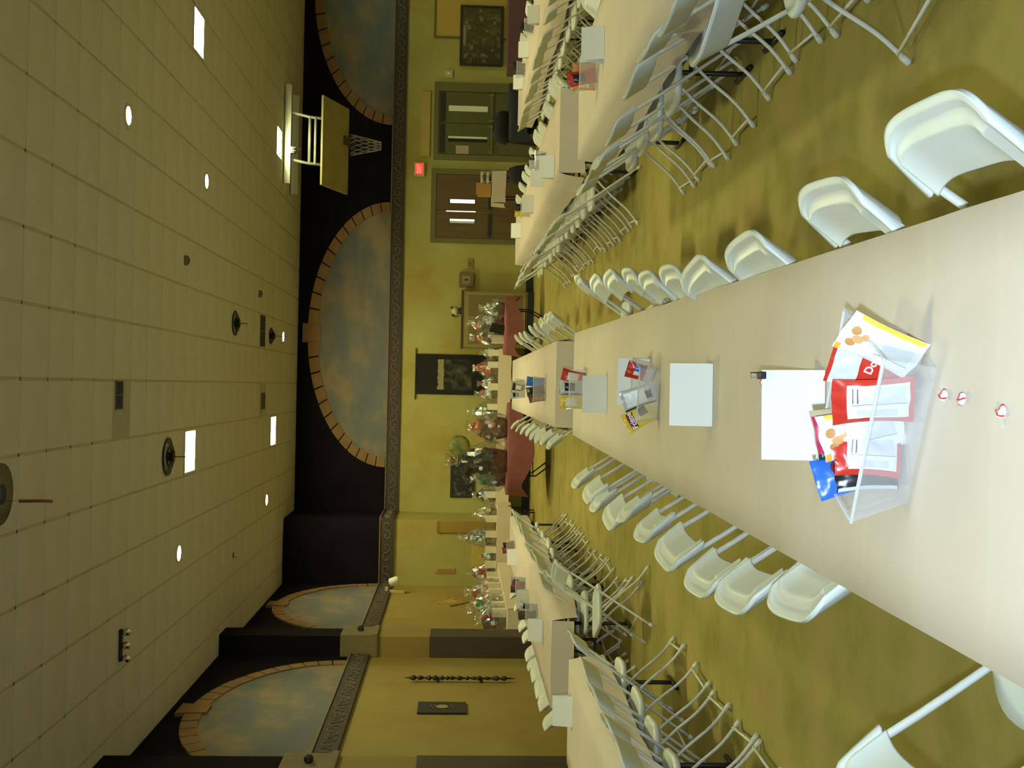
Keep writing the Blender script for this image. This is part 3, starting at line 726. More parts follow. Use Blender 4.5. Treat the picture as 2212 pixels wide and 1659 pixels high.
def paper_cover(name, label, cx, y0, y1, hl, hr, hn, hf, seed, slack=0.6, sh=0.0):
    """kraft sheet: hl/hr hang on the low-x / high-x side, hn/hf at the near / far end"""
    hw = 0.385
    nA = max(20, int((y1 - y0) / 0.09))
    def fold(t, s): return 0.5 + 0.5 * noise.noise(Vector((t * 0.55, s * 3.1 + seed, seed * 1.7)))
    def f(u, v):
        y = y0 + (y1 - y0) * u
        b = v * 10
        zt = TOP + 0.002 + 0.0025 * noise.noise(Vector((cx + (v - 0.5) * 3, y * 2.2, seed)))
        if 2 <= b <= 8: return (cx - hw + 2 * hw * (b - 2) / 6, y, zt)
        side = -1 if b < 2 else 1
        h = (hl if side < 0 else hr) * (1 - slack / 2 + slack * fold(y, side))
        t = (2 - b) / 2 if b < 2 else (b - 8) / 2
        out = 0.012 + 0.03 * t * (0.6 + noise.noise(Vector((y * 2.3, side, seed))))
        return (cx + side * (hw + out * min(1, t * 4)), y, zt - h * t)
    mb = MB(); mb.grid(f, nA, 10)
    for (yy, h, sg) in ((y0, hn, -1), (y1, hf, 1)):
        if h <= 0: continue
        def g(u, v, yy=yy, h=h, sg=sg):
            x = cx - hw + 2 * hw * u
            hh = h * (0.85 + 0.3 * fold(x * 3, sg))
            return (x, yy + sg * (0.002 + 0.03 * v * (1 + 0.6 * noise.noise(Vector((x * 5, sg, seed))))), TOP + 0.002 - hh * v)
        mb.grid(g, 12, 4)
    mb.v = [(p[0] + sh * (p[1] - 8.5), p[1], p[2]) for p in mb.v]
    return tag(mb.build(name, kraft, smooth=True), label, 'table cover')
ROWS = [  # name, cx, y0, y1, tables, label, hangs
    ('c1', 0.03, 1.15, 8.52, 3, 'the near centre row', (0.12, 0.12, 0.1, 0.12)),
    ('c2', 0.03, 10.05, 18.1, 3, 'the far centre row', (0.16, 0.16, 0.17, 0.15)),
    ('a1', 2.12, 1.2, 8.57, 3, 'the near doors-side row', (0.26, 0.2, 0.1, 0.14)),
    ('a2', 2.33, 10.2, 18.0, 3, 'the far doors-side row', (0.24, 0.2, 0.22, 0.15)),
    ('b2', 4.56, 10.1, 18.05, 3, 'the far row by the collage wall', (0.24, 0.2, 0.2, 0.15)),
    ('l1', -2.42, 1.2, 8.45, 3, 'the near spear-wall row', (0.2, 0.24, 0.1, 0.02)),
    ('l2', -2.44, 9.95, 17.9, 3, 'the far spear-wall row', (0.2, 0.27, 0.2, 0.15)),
]
for i, (nm, cx, y0, y1, n, lab, (hl, hr, hn, hf)) in enumerate(ROWS):
    paper_cover('paper_table_cover', 'brown kraft paper sheet covering ' + lab + ' of tables', cx, y0, y1, hl, hr, hn, hf, i * 2.7 + 1, 0.6, 0.0135 if nm == 'c1' else 0.0)
    step = (y1 - y0) / n
    for k in range(n):
        if nm in ('a1', 'l1') and k == 0: continue
        folding_table(cx, y0 + k * step + 0.01, y0 + (k + 1) * step - 0.01, 'papered folding table, %s from the camera in %s' % (ORD[k], lab), 0.0135 if nm == 'c1' else 0.0)

# ------------------------------------------------------------------ folding chairs
def backrest_mesh():
    mb = MB(); W = 0.222
    def base(s, t):
        # s -1..1 across, t 0..1 up; reclined shell whose ends wrap forward to the tubes
        hw = W * (1 - 0.05 * t * t)
        x = hw * math.sin(s * 1.22) / math.sin(1.22)
        drop = 0.024 * max(0, (abs(s) - 0.60) / 0.40) ** 2 * t          # rounded upper corners
        z = 0.680 + 0.118 * t - drop
        y = -0.275 - 0.080 * t + 0.068 * (abs(s) ** 3.4)
        return x, y, z
    NU, NV = 56, 32
    def sm(a, b, x):
        x = min(1, max(0, (x - a) / (b - a))); return x * x * (3 - 2 * x)
    def front(u, v):
        s = (u * 2 - 1); t = v
        x, y, z = base(s, t)
        pad = 0.030 * (1 - sm(0.82, 0.86, abs(s))) * (1 - sm(0.74, 0.78, t))
        edge = 0.014 * (sm(0.0, 0.07, 1 - abs(s))) * sm(0.0, 0.10, 1 - t)
        n = Vector((-0.60 * s, 0.80, 0.50)).normalized()
        off = edge + pad
        return (x + n.x * off, y + n.y * off, z)
    def back(u, v):
        s = -(u * 2 - 1); t = v
        x, y, z = base(s, t)
        edge = 0.012 * (sm(0.0, 0.08, 1 - abs(s))) * sm(0.0, 0.1, 1 - t)
        n = Vector((0.60 * s, -0.80, -0.50)).normalized()
        return (x + n.x * edge, y + n.y * edge, z)
    mb.grid(front, NU, NV); mb.grid(back, NU, NV)
    o = NV + 1; 
    # bottom lip
    nb = NU + 1; base2 = nb * (NV + 1)
    for i in range(NU):
        mb.f.append((i + 1, i, base2 + NU - i, base2 + NU - i - 1))
    b = bmesh.new(); me = mb.mesh('backrest', chair_m, True); b.from_mesh(me)
    bmesh.ops.remove_doubles(b, verts=b.verts[:], dist=0.0004)
    bmesh.ops.recalc_face_normals(b, faces=b.faces[:]); b.to_mesh(me); b.free()
    me.polygons.foreach_set('use_smooth', [True] * len(me.polygons))
    return me
def seat_mesh():
    mb = MB(); N = 32
    def outline(k, sc_):
        a = 2 * PI * k / N
        cx_, sy_ = math.cos(a), math.sin(a)
        e_ = 0.45
        x = 0.200 * sc_ * math.copysign(abs(cx_) ** e_, cx_); y = 0.195 * sc_ * math.copysign(abs(sy_) ** e_, sy_)
        x *= 1 + 0.10 * (y / 0.195)
        return x, y + 0.02
    prof = [(0.55, -0.030), (0.93, -0.024), (1.0, -0.010), (1.0, 0.004), (0.96, 0.013), (0.80, 0.010), (0.40, 0.002)]
    for (sc_, z) in prof:
        for k in range(N):
            x, y = outline(k, sc_); mb.v.append((x, y, 0.438 + z + 0.03 * y))
    for i in range(len(prof) - 1):
        for k in range(N):
            a = i * N + k; b = i * N + (k + 1) % N; mb.f.append((a, b, b + N, a + N))
    mb.f.append(tuple(reversed(range(N)))); mb.f.append(tuple((len(prof) - 1) * N + k for k in range(N)))
    return mb.mesh('seat', chair_m, True)
def tubem(name, pts, r, foot=True):
    mb = MB(); mb.tube(pts, r, 8)
    if foot:
        p = Vector(pts[-1]); q = Vector(pts[-2]); d = (p - q).normalized()
        mb.tube([p - d * 0.045, p - d * 0.004], r * 1.45, 8)
    return mb.mesh(name, chair_metal, True)
def curve(pts, n=5):
    out = []
    P = [Vector(p) for p in pts]
    for i in range(len(P) - 1):
        p0 = P[max(i - 1, 0)]; p1 = P[i]; p2 = P[i + 1]; p3 = P[min(i + 2, len(P) - 1)]
        for k in range(n):
            t = k / n
            out.append(0.5 * ((2 * p1) + (p2 - p0) * t + (2 * p0 - 5 * p1 + 4 * p2 - p3) * t * t + (3 * p1 - p0 - 3 * p2 + p3) * t ** 3))
    out.append(P[-1]); return out
fl_me = {s: tubem('front_leg', curve([(0.207 * s, -0.268, 0.735), (0.207 * s, -0.185, 0.60), (0.208 * s, -0.02, 0.36), (0.210 * s, 0.225, 0.011)], 3), 0.0100) for s in (-1, 1)}
rl_me = {s: tubem('rear_leg', curve([(0.186 * s, 0.10, 0.415), (0.188 * s, -0.045, 0.27), (0.188 * s, -0.175, 0.115), (0.188 * s, -0.305, 0.010)], 4), 0.0095) for s in (-1, 1)}
rs_me = tubem('rear_stretcher', [(-0.188, -0.265, 0.05), (0.188, -0.265, 0.05)], 0.0075, False)
fs_me = tubem('front_stretcher', [(-0.209, 0.135, 0.14), (0.209, 0.135, 0.14)], 0.0075, False)
ss_me = tubem('seat_rail', [(-0.206, -0.055, 0.408), (0.206, -0.055, 0.408)], 0.0075, False)
br_me, se_me = backrest_mesh(), seat_mesh()
def chair(xb, yb, face, rz, label, group):
    """xb, yb: where the middle of the backrest top stands; face 90 looks to -x, -90 to +x"""
    a = R(face + rz)
    d = Vector((-math.sin(a), math.cos(a), 0))
    e = tag(empty('folding_chair', Vector((xb, yb, 0)) + d * 0.355, a), label, 'chair', group)
    inst('backrest', br_me, e); inst('seat', se_me, e)
    for s in (-1, 1): inst('front_leg', fl_me[s], e); inst('rear_leg', rl_me[s], e)
    inst('rear_stretcher', rs_me, e); inst('front_stretcher', fs_me, e); inst('seat_rail', ss_me, e)
    return e
def chair_row(spots, face, where, group, nearest=True):
    spots = sorted(spots, key=lambda p: p[1])
    for i, p in enumerate(spots):
        rz = p[2] if len(p) > 2 else random.uniform(-5, 5)
        chair(p[0], p[1], face, rz, 'white folding chair, %s from the camera, %s' % (ORD[i], where), group)
T1R = [(0.53, 2.00, -3), (0.49, 2.56, -5), (0.46, 3.32, 3), (0.46, 4.02, 8), (0.50, 4.48, -4), (0.53, 5.02, -3), (0.60, 5.56, -6), (0.66, 6.30, 2), (0.70, 6.98, 3), (0.80, 7.95, -5)]
chair_row(T1R, 90, 'doors side of the near centre table', 'chairs at the near centre table')
T1L = [(-0.87, 2.22, 0), (-0.56, 2.76, 6), (-0.66, 3.36, 4), (-0.70, 3.84, 3), (-0.70, 4.45, -3), (-0.68, 5.0, 4), (-0.66, 5.56, 8), (-0.75, 6.12, -5), (-0.74, 6.74, 5), (-0.72, 7.14, -3), (-0.70, 7.85, 3)]
chair_row(T1L, -90, 'spear-wall side of the near centre table', 'chairs at the near centre table')
T2R = [(0.69, 10.25), (0.70, 10.8), (0.70, 11.5), (0.70, 12.3), (0.72, 13.2), (0.70, 14.2), (0.74, 15.3), (0.76, 16.5)]
chair_row(T2R, 90, 'doors side of the far centre table', 'chairs at the far centre table')
T2L = [(-0.56, 10.2), (-0.56, 11.0), (-0.58, 11.8), (-0.59, 12.6), (-0.58, 13.35), (-0.61, 14.5), (-0.62, 15.6), (-0.64, 17.0)]
chair_row(T2L, -90, 'spear-wall side of the far centre table', 'chairs at the far centre table')
A1L = [(1.22, 3.82, 22), (1.50, 4.62, 4), (1.54, 5.22, -3), (1.50, 5.68, 5), (1.40, 6.36, 3), (1.36, 6.95, -4), (1.38, 7.40, 4), (1.36, 7.92, -3)]
chair_row(A1L, -90, 'aisle side of the near doors-side table', 'chairs at the near doors-side table')
chair_row([(2.80, 7.85, 4), (2.78, 7.1, 0)], 90, 'far side of the near doors-side table', 'chairs at the near doors-side table')
A2L = [(1.52, 10.35 + 0.545 * i + random.uniform(-.06, .06)) for i in range(13)]
A2L = [(1.50 + random.uniform(-.06, .05), y, random.uniform(-7, 7)) for (x, y) in A2L]
chair_row(A2L, -90, 'aisle side of the far doors-side table', 'chairs at the far doors-side table')
A2R = [(2.90 + random.uniform(-.05, .05), y, random.uniform(-6, 6)) for y in (10.35, 10.85, 11.4, 12.2, 13.05, 13.8, 14.7, 15.4, 16.2, 17.0)]
chair_row(A2R, 90, 'far side of the far doors-side table', 'chairs at the far doors-side table')
B2L = [(3.78 + random.uniform(-.06, .05), 10.6 + 0.56 * i + random.uniform(-.06, .06), random.uniform(-7, 7)) for i in range(12)]
chair_row(B2L, -90, 'aisle side of the table nearest the collage', 'chairs at the table nearest the collage')
B2R = [(5.15 + random.uniform(-.05, .05), y, random.uniform(-6, 6)) for y in (14.6, 15.3, 16.0, 16.7)]
chair_row(B2R, 90, 'far side of the table nearest the collage', 'chairs at the table nearest the collage')
L1R = [(-1.72, 7.95, 5), (-1.74, 7.15, -4), (-1.76, 6.65, 4), (-1.76, 6.05, 6), (-1.76, 5.6, -3), (-1.72, 5.0, 4)]
chair_row(L1R, 90, 'aisle side of the near spear-wall table', 'chairs at the near spear-wall table')
L2R = [(-1.50, 9.45, 30), (-1.66, 10.25, 12)] + [(-1.76 + random.uniform(-.06, .05), 10.85 + 0.55 * i + random.uniform(-.06, .06), random.uniform(-7, 7)) for i in range(11)]
chair_row(L2R, 90, 'aisle side of the far spear-wall table', 'chairs at the far spear-wall table')
L2L = [(-3.0 + random.uniform(-.06, .05), y, random.uniform(-8, 8)) for y in (9.95, 10.55, 11.05, 11.65, 12.2, 12.6, 13.2, 14.0, 15.1, 16.3)]
chair_row(L2L, -90, 'wall side of the far spear-wall table', 'chairs at the far spear-wall table')

# ------------------------------------------------------------------ table cards
def table_card(x, y, rz, label, w=0.216, h=0.140):
    e = MB()
    d = 0.045
    th = 0.0012
    def leaf(sg):
        e.add([(-w / 2, sg * d, 0), (w / 2, sg * d, 0), (w / 2, sg * th, h), (-w / 2, sg * th, h), (-w / 2, sg * d - sg * 0.0015, 0), (w / 2, sg * d - sg * 0.0015, 0), (w / 2, 0, h - 0.003), (-w / 2, 0, h - 0.003)],
              [(0, 1, 2, 3), (5, 4, 7, 6), (0, 4, 5, 1), (1, 5, 6, 2), (2, 6, 7, 3), (3, 7, 4, 0)])
    leaf(-1); leaf(1)
    return tag(e.build('table_card', paper_w, None, loc=(x, y, TOP + 0.004), rot=(0, 0, R(rz))), label, 'card', 'folded cards on the tables')
CARDS = [(-0.055, 2.70, 3, 'white folded card with a black clip, behind the nearest snack bin'), (-0.015, 3.89, 1, 'white folded card standing alone on the near centre table'),
         (0.035, 5.18, -4, 'white folded card half hidden by the yellow chip bag'), (-0.035, 6.63, 2, 'white folded card in front of the third snack bin on the centre table'),
         (0.02, 7.80, -2, 'white folded card behind the third snack bin on the centre table'),
         (2.17, 7.10, 6, 'white folded card beside the orange snack bin on the near doors-side table'),
         (2.10, 10.75, 3, 'white folded card, first from the camera on the far doors-side table'), (2.26, 12.1, -20, 'white folded card, second from the camera on the far doors-side table'),
         (2.22, 13.7, 4, 'white folded card, third from the camera on the far doors-side table'), (2.28, 16.5, 3, 'white folded card, farthest on the far doors-side table'),
         (4.40, 13.35, 4, 'white folded card, first from the camera on the table nearest the collage'), (4.60, 15.4, -4, 'white folded card, middle one on the table nearest the collage'), (4.53, 16.8, 3, 'white folded card, farthest on the table nearest the collage'),
         (-2.335, 8.16, 3, 'white folded card at the far end of the near spear-wall table'), (-2.365, 11.0, 4, 'white folded card, first from the camera on the far spear-wall table'),
         (-2.46, 13.1, -5, 'white folded card, middle one on the far spear-wall table'), (-2.35, 15.6, 6, 'white folded card, farthest on the far spear-wall table'),
         (-2.58, 6.35, 12, 'white folded card on the near spear-wall table by the picture edge')]
for (x, y, rz, lab) in CARDS: table_card(x, y, rz, lab)
ck = MB(); ck.box(-0.009, 0.009, -0.014, 0.014, -0.012, 0.006, 0.003); ck.tube([(-0.006, 0, 0.006), (-0.006, 0.004, 0.022), (0.006, 0.004, 0.022), (0.006, 0, 0.006)], 0.0016, 5)
tag(ck.build('binder_clip', black_steel, None, loc=(0.040, 2.70, TOP + 0.004 + 0.146)), 'black binder clip gripping the top of the nearest card', 'clip')

# ------------------------------------------------------------------ snack bags and bins
foil = {}
def film(name, col, rough=0.28): return mat('film_' + name, col, rough)
class Bag:
    def __init__(s, w, h, t, seed): s.w, s.h, s.t, s.seed = w, h, t, seed
    def pt(s, u, v, side, off=0.0):
        w, h, t = s.w, s.h, s.t
        th = t * (max(0, math.sin(PI * min(max(u, 0), 1))) ** 0.55) * (max(0, math.sin(PI * min(max(v * 0.92 + 0.04, 0), 1))) ** 0.6)
        if v > 0.93 or v < 0.07: th *= 0.25
        cr = 0.004 * noise.noise(Vector((u * 5 + s.seed, v * 6, side * 3))) * min(1, 12 * u) * min(1, 12 * (1 - u))
        x = (u - 0.5) * w * (1 - 0.10 * math.sin(PI * v)); z = v * h + 0.004 * noise.noise(Vector((u * 3, s.seed, v)))
        bend = 0.010 * math.sin(PI * v) * noise.noise(Vector((s.seed * 3.3, 0, 1)))
        return (x, side * (th + off) + cr + bend, z)
    def body(s):
        mb = MB()
        mb.grid(lambda u, v: s.pt(u, v, -1), 14, 16); mb.grid(lambda u, v: s.pt(1 - u, v, 1), 14, 16)
        return mb
    def patch(s, u0, u1, v0, v1, off=0.0012, nu=10, nv=10):
        return MB().grid(lambda a, b: s.pt(u0 + (u1 - u0) * a, v0 + (v1 - v0) * b, -1, off), nu, nv)
    def ell(s, cu, cv, ru, rv, off=0.0018):
        mb = MB(); vs = [s.pt(cu, cv, -1, off + 0.0008)] + [s.pt(cu + ru * math.cos(a), cv + rv * math.sin(a), -1, off) for a in [2 * PI * k / 12 for k in range(12)]]
        return mb.add(vs, [(0, 1 + k, 1 + (k + 1) % 12) for k in range(12)])
SCL = 0.80
def snack_bag(label, loc, rz, lean, roll, w, h, t, col, parts=(), seed=1.0, group=None, texts=()):
    w *= SCL; h *= SCL; t *= SCL
    e = tag(empty('snack_bag', loc), label, 'snack bag', group)
    e.rotation_mode = 'XYZ'; e.rotation_euler = (R(lean), R(roll), R(rz))
    b = Bag(w, h, t, seed)
    bo = b.body().build('film_body', film(*col), e, smooth=True)
    for (nm, kind, a, c) in parts:
        (b.patch(*a) if kind == 'p' else b.ell(*a)).build(nm, film(*c), bo, smooth=True)
    for (body, size, u, v, rot, c) in texts:
        p = b.pt(u, v, -1, 0.003)
        inst('lettering', text_mesh(body, size * SCL, 'lettering', film(*c), 0.0006, 0.0004), bo, p, (R(90), R(rot), 0))
    return e
def clear_bin(name, label, loc, rz, w, d, h, flare, group='clear snack bins'):
    """clear flared rectangular bin with a rolled rim"""
    e = tag(empty(name, loc, R(rz)), label, 'bin', group)
    bw, bd = w / 2 - flare, d / 2 - flare; tw_, td = w / 2, d / 2
    th = 0.0015
    B = [(-bw, -bd, th), (bw, -bd, th), (bw, bd, th), (-bw, bd, th)]; Tp = [(-tw_, -td, h), (tw_, -td, h), (tw_, td, h), (-tw_, td, h)]
    for i in range(4):
        j = (i + 1) % 4
        MB().add([B[i], B[j], Tp[j], Tp[i]], [(0, 1, 2, 3)]).build('side_wall', clear_pl, e)
    MB().add(B, [(0, 1, 2, 3)]).build('base', clear_pl, e)
    mb = MB(); mb.tube(Tp + [Tp[0]], 0.0035, 6)
    mb.build('rim', clear_mat('clear_rim', (0.86, 0.86, 0.88), 0.55, 0.12, 0.12), e)
    return e
RED = ('red', (0.55, 0.035, 0.02)); WHT = ('white', (0.84, 0.85, 0.86), 0.35); BLU = ('blue', (0.03, 0.14, 0.62)); YEL = ('yellow', (0.80, 0.58, 0.06)); ORG = ('orange', (0.85, 0.40, 0.05))
DKG = ('darkgreen', (0.015, 0.04, 0.025)); TAN = ('tan', (0.50, 0.42, 0.25)); NUT = ('nut', (0.55, 0.27, 0.10)); NUT2 = ('nut2', (0.66, 0.36, 0.16)); GRY = ('greyprint', (0.62, 0.65, 0.70), 0.5); LIN = ('line', (0.12, 0.13, 0.17), 0.6)
CRM = ('crimson', (0.50, 0.02, 0.08)); BLK = ('blackfilm', (0.012, 0.012, 0.014)); SIL = ('silver', (0.55, 0.57, 0.58), 0.22); MAR = ('maroon', (0.22, 0.02, 0.03)); BRN = ('brownfilm', (0.10, 0.055, 0.03))
def nutri(): return [('nutrition_panel', 'p', (0.14, 0.90, 0.06, 0.82), WHT), ('print_block', 'p', (0.50, 0.86, 0.12, 0.62, 0.0020), GRY), ('rule_line', 'p', (0.47, 0.485, 0.10, 0.76, 0.0024), LIN), ('fine_print', 'p', (0.19, 0.36, 0.20, 0.70, 0.0020), GRY), ('fine_print', 'p', (0.52, 0.84, 0.68, 0.70, 0.0024), LIN), ('fine_print', 'p', (0.52, 0.84, 0.74, 0.755, 0.0024), LIN)]
def nuts(): return [('yellow_corner', 'p', (0.0, 0.16, 0.93, 0.995), ORG), ('nut_print', 'e', (0.30, 0.86, 0.10, 0.06), NUT), ('nut_print', 'e', (0.44, 0.80, 0.10, 0.07), NUT2), ('nut_print', 'e', (0.62, 0.87, 0.11, 0.06), NUT), ('nut_print', 'e', (0.56, 0.73, 0.09, 0.05), NUT2), ('print_block', 'p', (0.30, 0.80, 0.12, 0.50, 0.0020), GRY), ('rule_line', 'p', (0.28, 0.295, 0.10, 0.55, 0.0024), LIN), ('yellow_edge', 'p', (0.90, 1.0, 0.05, 0.9, 0.0016), YEL)]
BZ = TOP + 0.006
BIN1 = (-0.04, 2.165)
clear_bin('snack_bin', 'large clear flared plastic bin of snack bags nearest the camera', (BIN1[0], BIN1[1], BZ), -26, 0.345, 0.235, 0.115, 0.028)
G1 = 'snack bags in the nearest bin'
snack_bag('white nut snack bag leaning over the bin edge farthest from the blue bag', (0.062, 2.085, BZ + 0.012), -34, -6, 22, 0.105, 0.20, 0.016, WHT, nuts(), 1.3)
snack_bag('red snack bag with grey panel and letter D, beside the leaning nut bag', (0.040, 2.150, BZ + 0.008), -30, -10, 5, 0.115, 0.185, 0.016, RED, [('grey_panel', 'p', (0.10, 0.86, 0.62, 0.95), GRY), ('white_band', 'p', (-0.0, 0.14, 0.05, 0.95, 0.0016), WHT)], 2.1, None, [('Do', 0.028, 0.60, 0.48, 12, WHT)])
snack_bag('red snack bag with a white nutrition panel in the middle of the nearest bin', (-0.008, 2.110, BZ + 0.006), -22, -9, -8, 0.120, 0.19, 0.018, RED, nutri(), 3.4)
snack_bag('white nut snack bag half behind the middle red bag', (-0.050, 2.165, BZ + 0.006), -10, -8, -17, 0.120, 0.20, 0.017, WHT, nuts(), 4.2)
snack_bag('red snack bag with white panel at the blue-bag end of the nearest bin', (-0.120, 2.170, BZ + 0.006), 6, -6, 2, 0.110, 0.16, 0.018, RED, nutri(), 5.7)
snack_bag('tan and dark green snack bag with red seal in the nearest bin', (-0.055, 2.235, BZ + 0.006), 0, -4, -12, 0.130, 0.19, 0.015, TAN, [('green_band', 'p', (0.0, 0.45, 0.1, 0.72), DKG), ('red_seal', 'p', (0.12, 0.88, 0.86, 0.99, 0.002), CRM), ('dark_seal', 'p', (0.0, 0.13, 0.86, 0.99, 0.002), DKG)], 6.3, None, [('NS', 0.030, 0.60, 0.74, 8, BLK)])
snack_bag('bright blue snack bag at the end of the nearest bin', (-0.140, 2.235, BZ + 0.010), 14, -4, -14, 0.105, 0.185, 0.022, BLU, [('white_flash', 'p', (0.62, 0.9, 0.45, 0.52), WHT), ('dark_print', 'e', (0.7, 0.68, 0.2, 0.09), MAR)], 7.9)
snack_bag('black and silver snack bag at the corner below the blue bag', (-0.152, 2.195, BZ + 0.006), 18, -5, -3, 0.090, 0.15, 0.014, BLK, [('silver_edge', 'p', (0.0, 0.1, 0.02, 0.98), SIL), ('silver_print', 'e', (0.6, 0.5, 0.2, 0.1), SIL)], 8.8)
# second bin
SCL = 0.76
clear_bin('snack_bin', 'clear snack bin with the yellow chip bag, second on the centre table', (-0.005, 4.94, BZ), -14, 0.25, 0.20, 0.095, 0.02)
snack_bag('bright yellow corn chip bag with maroon name label, leaning out of its bin', (-0.085, 4.93, BZ + 0.010), 6, -8, -30, 0.125, 0.19, 0.022, YEL, [('name_label', 'p', (0.10, 0.92, 0.64, 0.86, 0.0016), MAR), ('black_label', 'p', (0.5, 0.92, 0.2, 0.45, 0.0016), BLK)], 1.1, None, [('Fritos', 0.042, 0.51, 0.74, 0, WHT)])
snack_bag('silver and white snack bag with dark stripes beside the yellow chip bag', (-0.005, 4.92, BZ + 0.006), -6, -4, -22, 0.125, 0.205, 0.018, SIL, [('dark_stripe', 'p', (0.0, 0.1, 0.1, 0.98), DKG), ('white_panel', 'p', (0.18, 0.9, 0.3, 0.9, 0.0016), WHT), ('dark_block', 'p', (0.3, 0.7, 0.12, 0.3, 0.002), BLK)], 2.2)
snack_bag('red and blue snack bag at the card side of the second bin', (0.060, 4.95, BZ + 0.006), -22, -3, 14, 0.105, 0.17, 0.02, RED, [('blue_print', 'p', (0.5, 1.0, 0.45, 0.72), BLU), ('white_print', 'p', (0.3, 0.55, 0.55, 0.75, 0.0018), WHT), ('silver_foot', 'p', (0.0, 1.0, 0.03, 0.35, 0.0016), SIL)], 3.2)
# third bin and the others
SCL = 0.95
def small_bin(label, x, y, rz, bags, w=0.25, d=0.17, h=0.12):
    clear_bin('snack_bin', label, (x, y, BZ), rz, w, d, h, 0.012)
    n = len(bags)
    for i, (lab, col, parts) in enumerate(bags):
        fx = (i + 0.5) / n - 0.5
        a = R(rz); px, py = fx * (w - 0.05), random.uniform(-0.02, 0.02)
        snack_bag(lab, (x + px * math.cos(a) - py * math.sin(a), y + px * math.sin(a) + py * math.cos(a), BZ + 0.006), rz + random.uniform(-10, 10), random.uniform(-8, 2), random.uniform(-14, 14), 0.105, random.uniform(0.16, 0.20), 0.018, col, parts, i * 1.7 + x + y)
wp = [('white_panel', 'p', (0.2, 0.8, 0.3, 0.75), WHT)]; dp = [('dark_panel', 'p', (0.2, 0.8, 0.4, 0.8), BLK)]
small_bin('clear snack bin, third on the near centre table', -0.02, 7.68, 0, [('yellow snack bag in the third bin', YEL, wp), ('blue snack bag in the third bin', BLU, []), ('silver snack bag in the third bin', SIL, dp), ('red snack bag in the third bin', RED, wp)])
small_bin('clear snack bin, nearest on the far centre table', -0.02, 11.28, 3, [('brown snack bag in the nearer far-centre bin', BRN, [('red_stripe', 'p', (0.1, 0.4, 0.1, 0.9), RED)]), ('dark snack bag in the nearer far-centre bin', DKG, dp), ('blue snack bag in the nearer far-centre bin', BLU, [])])
small_bin('clear snack bin, farther on the far centre table', -0.02, 14.6, -3, [('silver snack bag in the farther far-centre bin', SIL, dp), ('black snack bag in the farther far-centre bin', BLK, wp), ('tan snack bag in the farther far-centre bin', TAN, [])])
small_bin('clear bin of orange snacks on the near doors-side table', 2.06, 7.40, -8, [('orange snack bag in the doors-side bin', ORG, wp), ('dark red snack bag in the doors-side bin', RED, dp), ('brown snack bag in the doors-side bin', NUT, [])], 0.2, 0.15)
small_bin('clear snack bin on the far spear-wall table, nearest', -2.34, 11.75, 5, [('red snack bag in the nearest spear-wall bin', BRN, []), ('grey snack bag in the nearest spear-wall bin', SIL, dp)], 0.18, 0.14)
small_bin('clear snack bin on the far spear-wall table, middle', -2.42, 13.75, 5, [('brown snack bag in the middle spear-wall bin', BRN, []), ('maroon snack bag in the middle spear-wall bin', MAR, []), ('grey snack bag in the middle spear-wall bin', SIL, dp)], 0.22, 0.14)
small_bin('clear snack bin on the far spear-wall table, farthest', -2.30, 16.3, 5, [('maroon snack bag in the farthest spear-wall bin', MAR, []), ('dark snack bag in the farthest spear-wall bin', BLK, [])], 0.18, 0.14)
small_bin('clear snack bin on the far doors-side table, nearest', 2.36, 11.75, 5, [('grey snack bag in the nearest doors-side bin', SIL, []), ('black snack bag in the nearest doors-side bin', BLK, wp)], 0.18, 0.14)
small_bin('clear snack bin on the far doors-side table, middle', 2.24, 14.3, 5, [('yellow snack bag in the middle doors-side bin', YEL, []), ('black snack bag in the middle doors-side bin', BLK, [])], 0.18, 0.14)
small_bin('clear snack bin on the table nearest the collage, middle', 4.56, 14.3, 5, [('black snack bag in the collage-side middle bin', BLK, []), ('brown snack bag in the collage-side middle bin', BRN, [])], 0.18, 0.14)
small_bin('clear snack bin on the table nearest the collage, farthest', 4.55, 16.2, 5, [('dark green snack bag in the collage-side farthest bin', DKG, []), ('black snack bag in the collage-side farthest bin', BLK, [])], 0.2, 0.14)
small_bin('clear snack bin at the picture edge on the near spear-wall table', -2.66, 7.3, 5, [('black snack bag in the picture-edge bin', BLK, []), ('grey snack bag in the picture-edge bin', SIL, [])], 0.18, 0.14)

# wrapped peppermints
mint_w = mat('mint_white', (0.85, 0.82, 0.80), 0.35); mint_r = mat('mint_red', (0.6, 0.02, 0.03), 0.35)
wrap = clear_mat('mint_wrap', (0.9, 0.9, 0.92), 0.25, 0.1)
def mint(x, y, rz, label):
    e = tag(empty('peppermint', (x, y, TOP + 0.013), R(rz)), label, 'candy', 'wrapped mints on the centre table')
    e.rotation_euler = (R(12), R(8), R(rz))
    MB().lathe([(0.004, -0.0055), (0.009, -0.005), (0.0115, 0), (0.009, 0.005), (0.004, 0.0055)], 14).build('candy', mint_w, e, smooth=True)
    st = MB()
    for k in range(3):
        a = 2 * PI * k / 3
        st.tube([(0.002 * math.cos(a), 0.002 * math.sin(a), 0.006), (0.007 * math.cos(a + .4), 0.007 * math.sin(a + .4), 0.0055), (0.0112 * math.cos(a + .9), 0.0112 * math.sin(a + .9), 0.002), (0.0112 * math.cos(a + 1.1), 0.0112 * math.sin(a + 1.1), -0.003)], 0.0016, 5)
    st.build('stripe', mint_r, e)
    for s in (-1, 1):
        wv = MB(); wv.grid(lambda u, v, s=s: (s * (0.012 + 0.018 * v), (u - 0.5) * (0.006 + 0.020 * v), 0.003 * math.sin(u * 14) * v - 0.001), 6, 3)
        wv.build('wrapper_end', wrap, e)
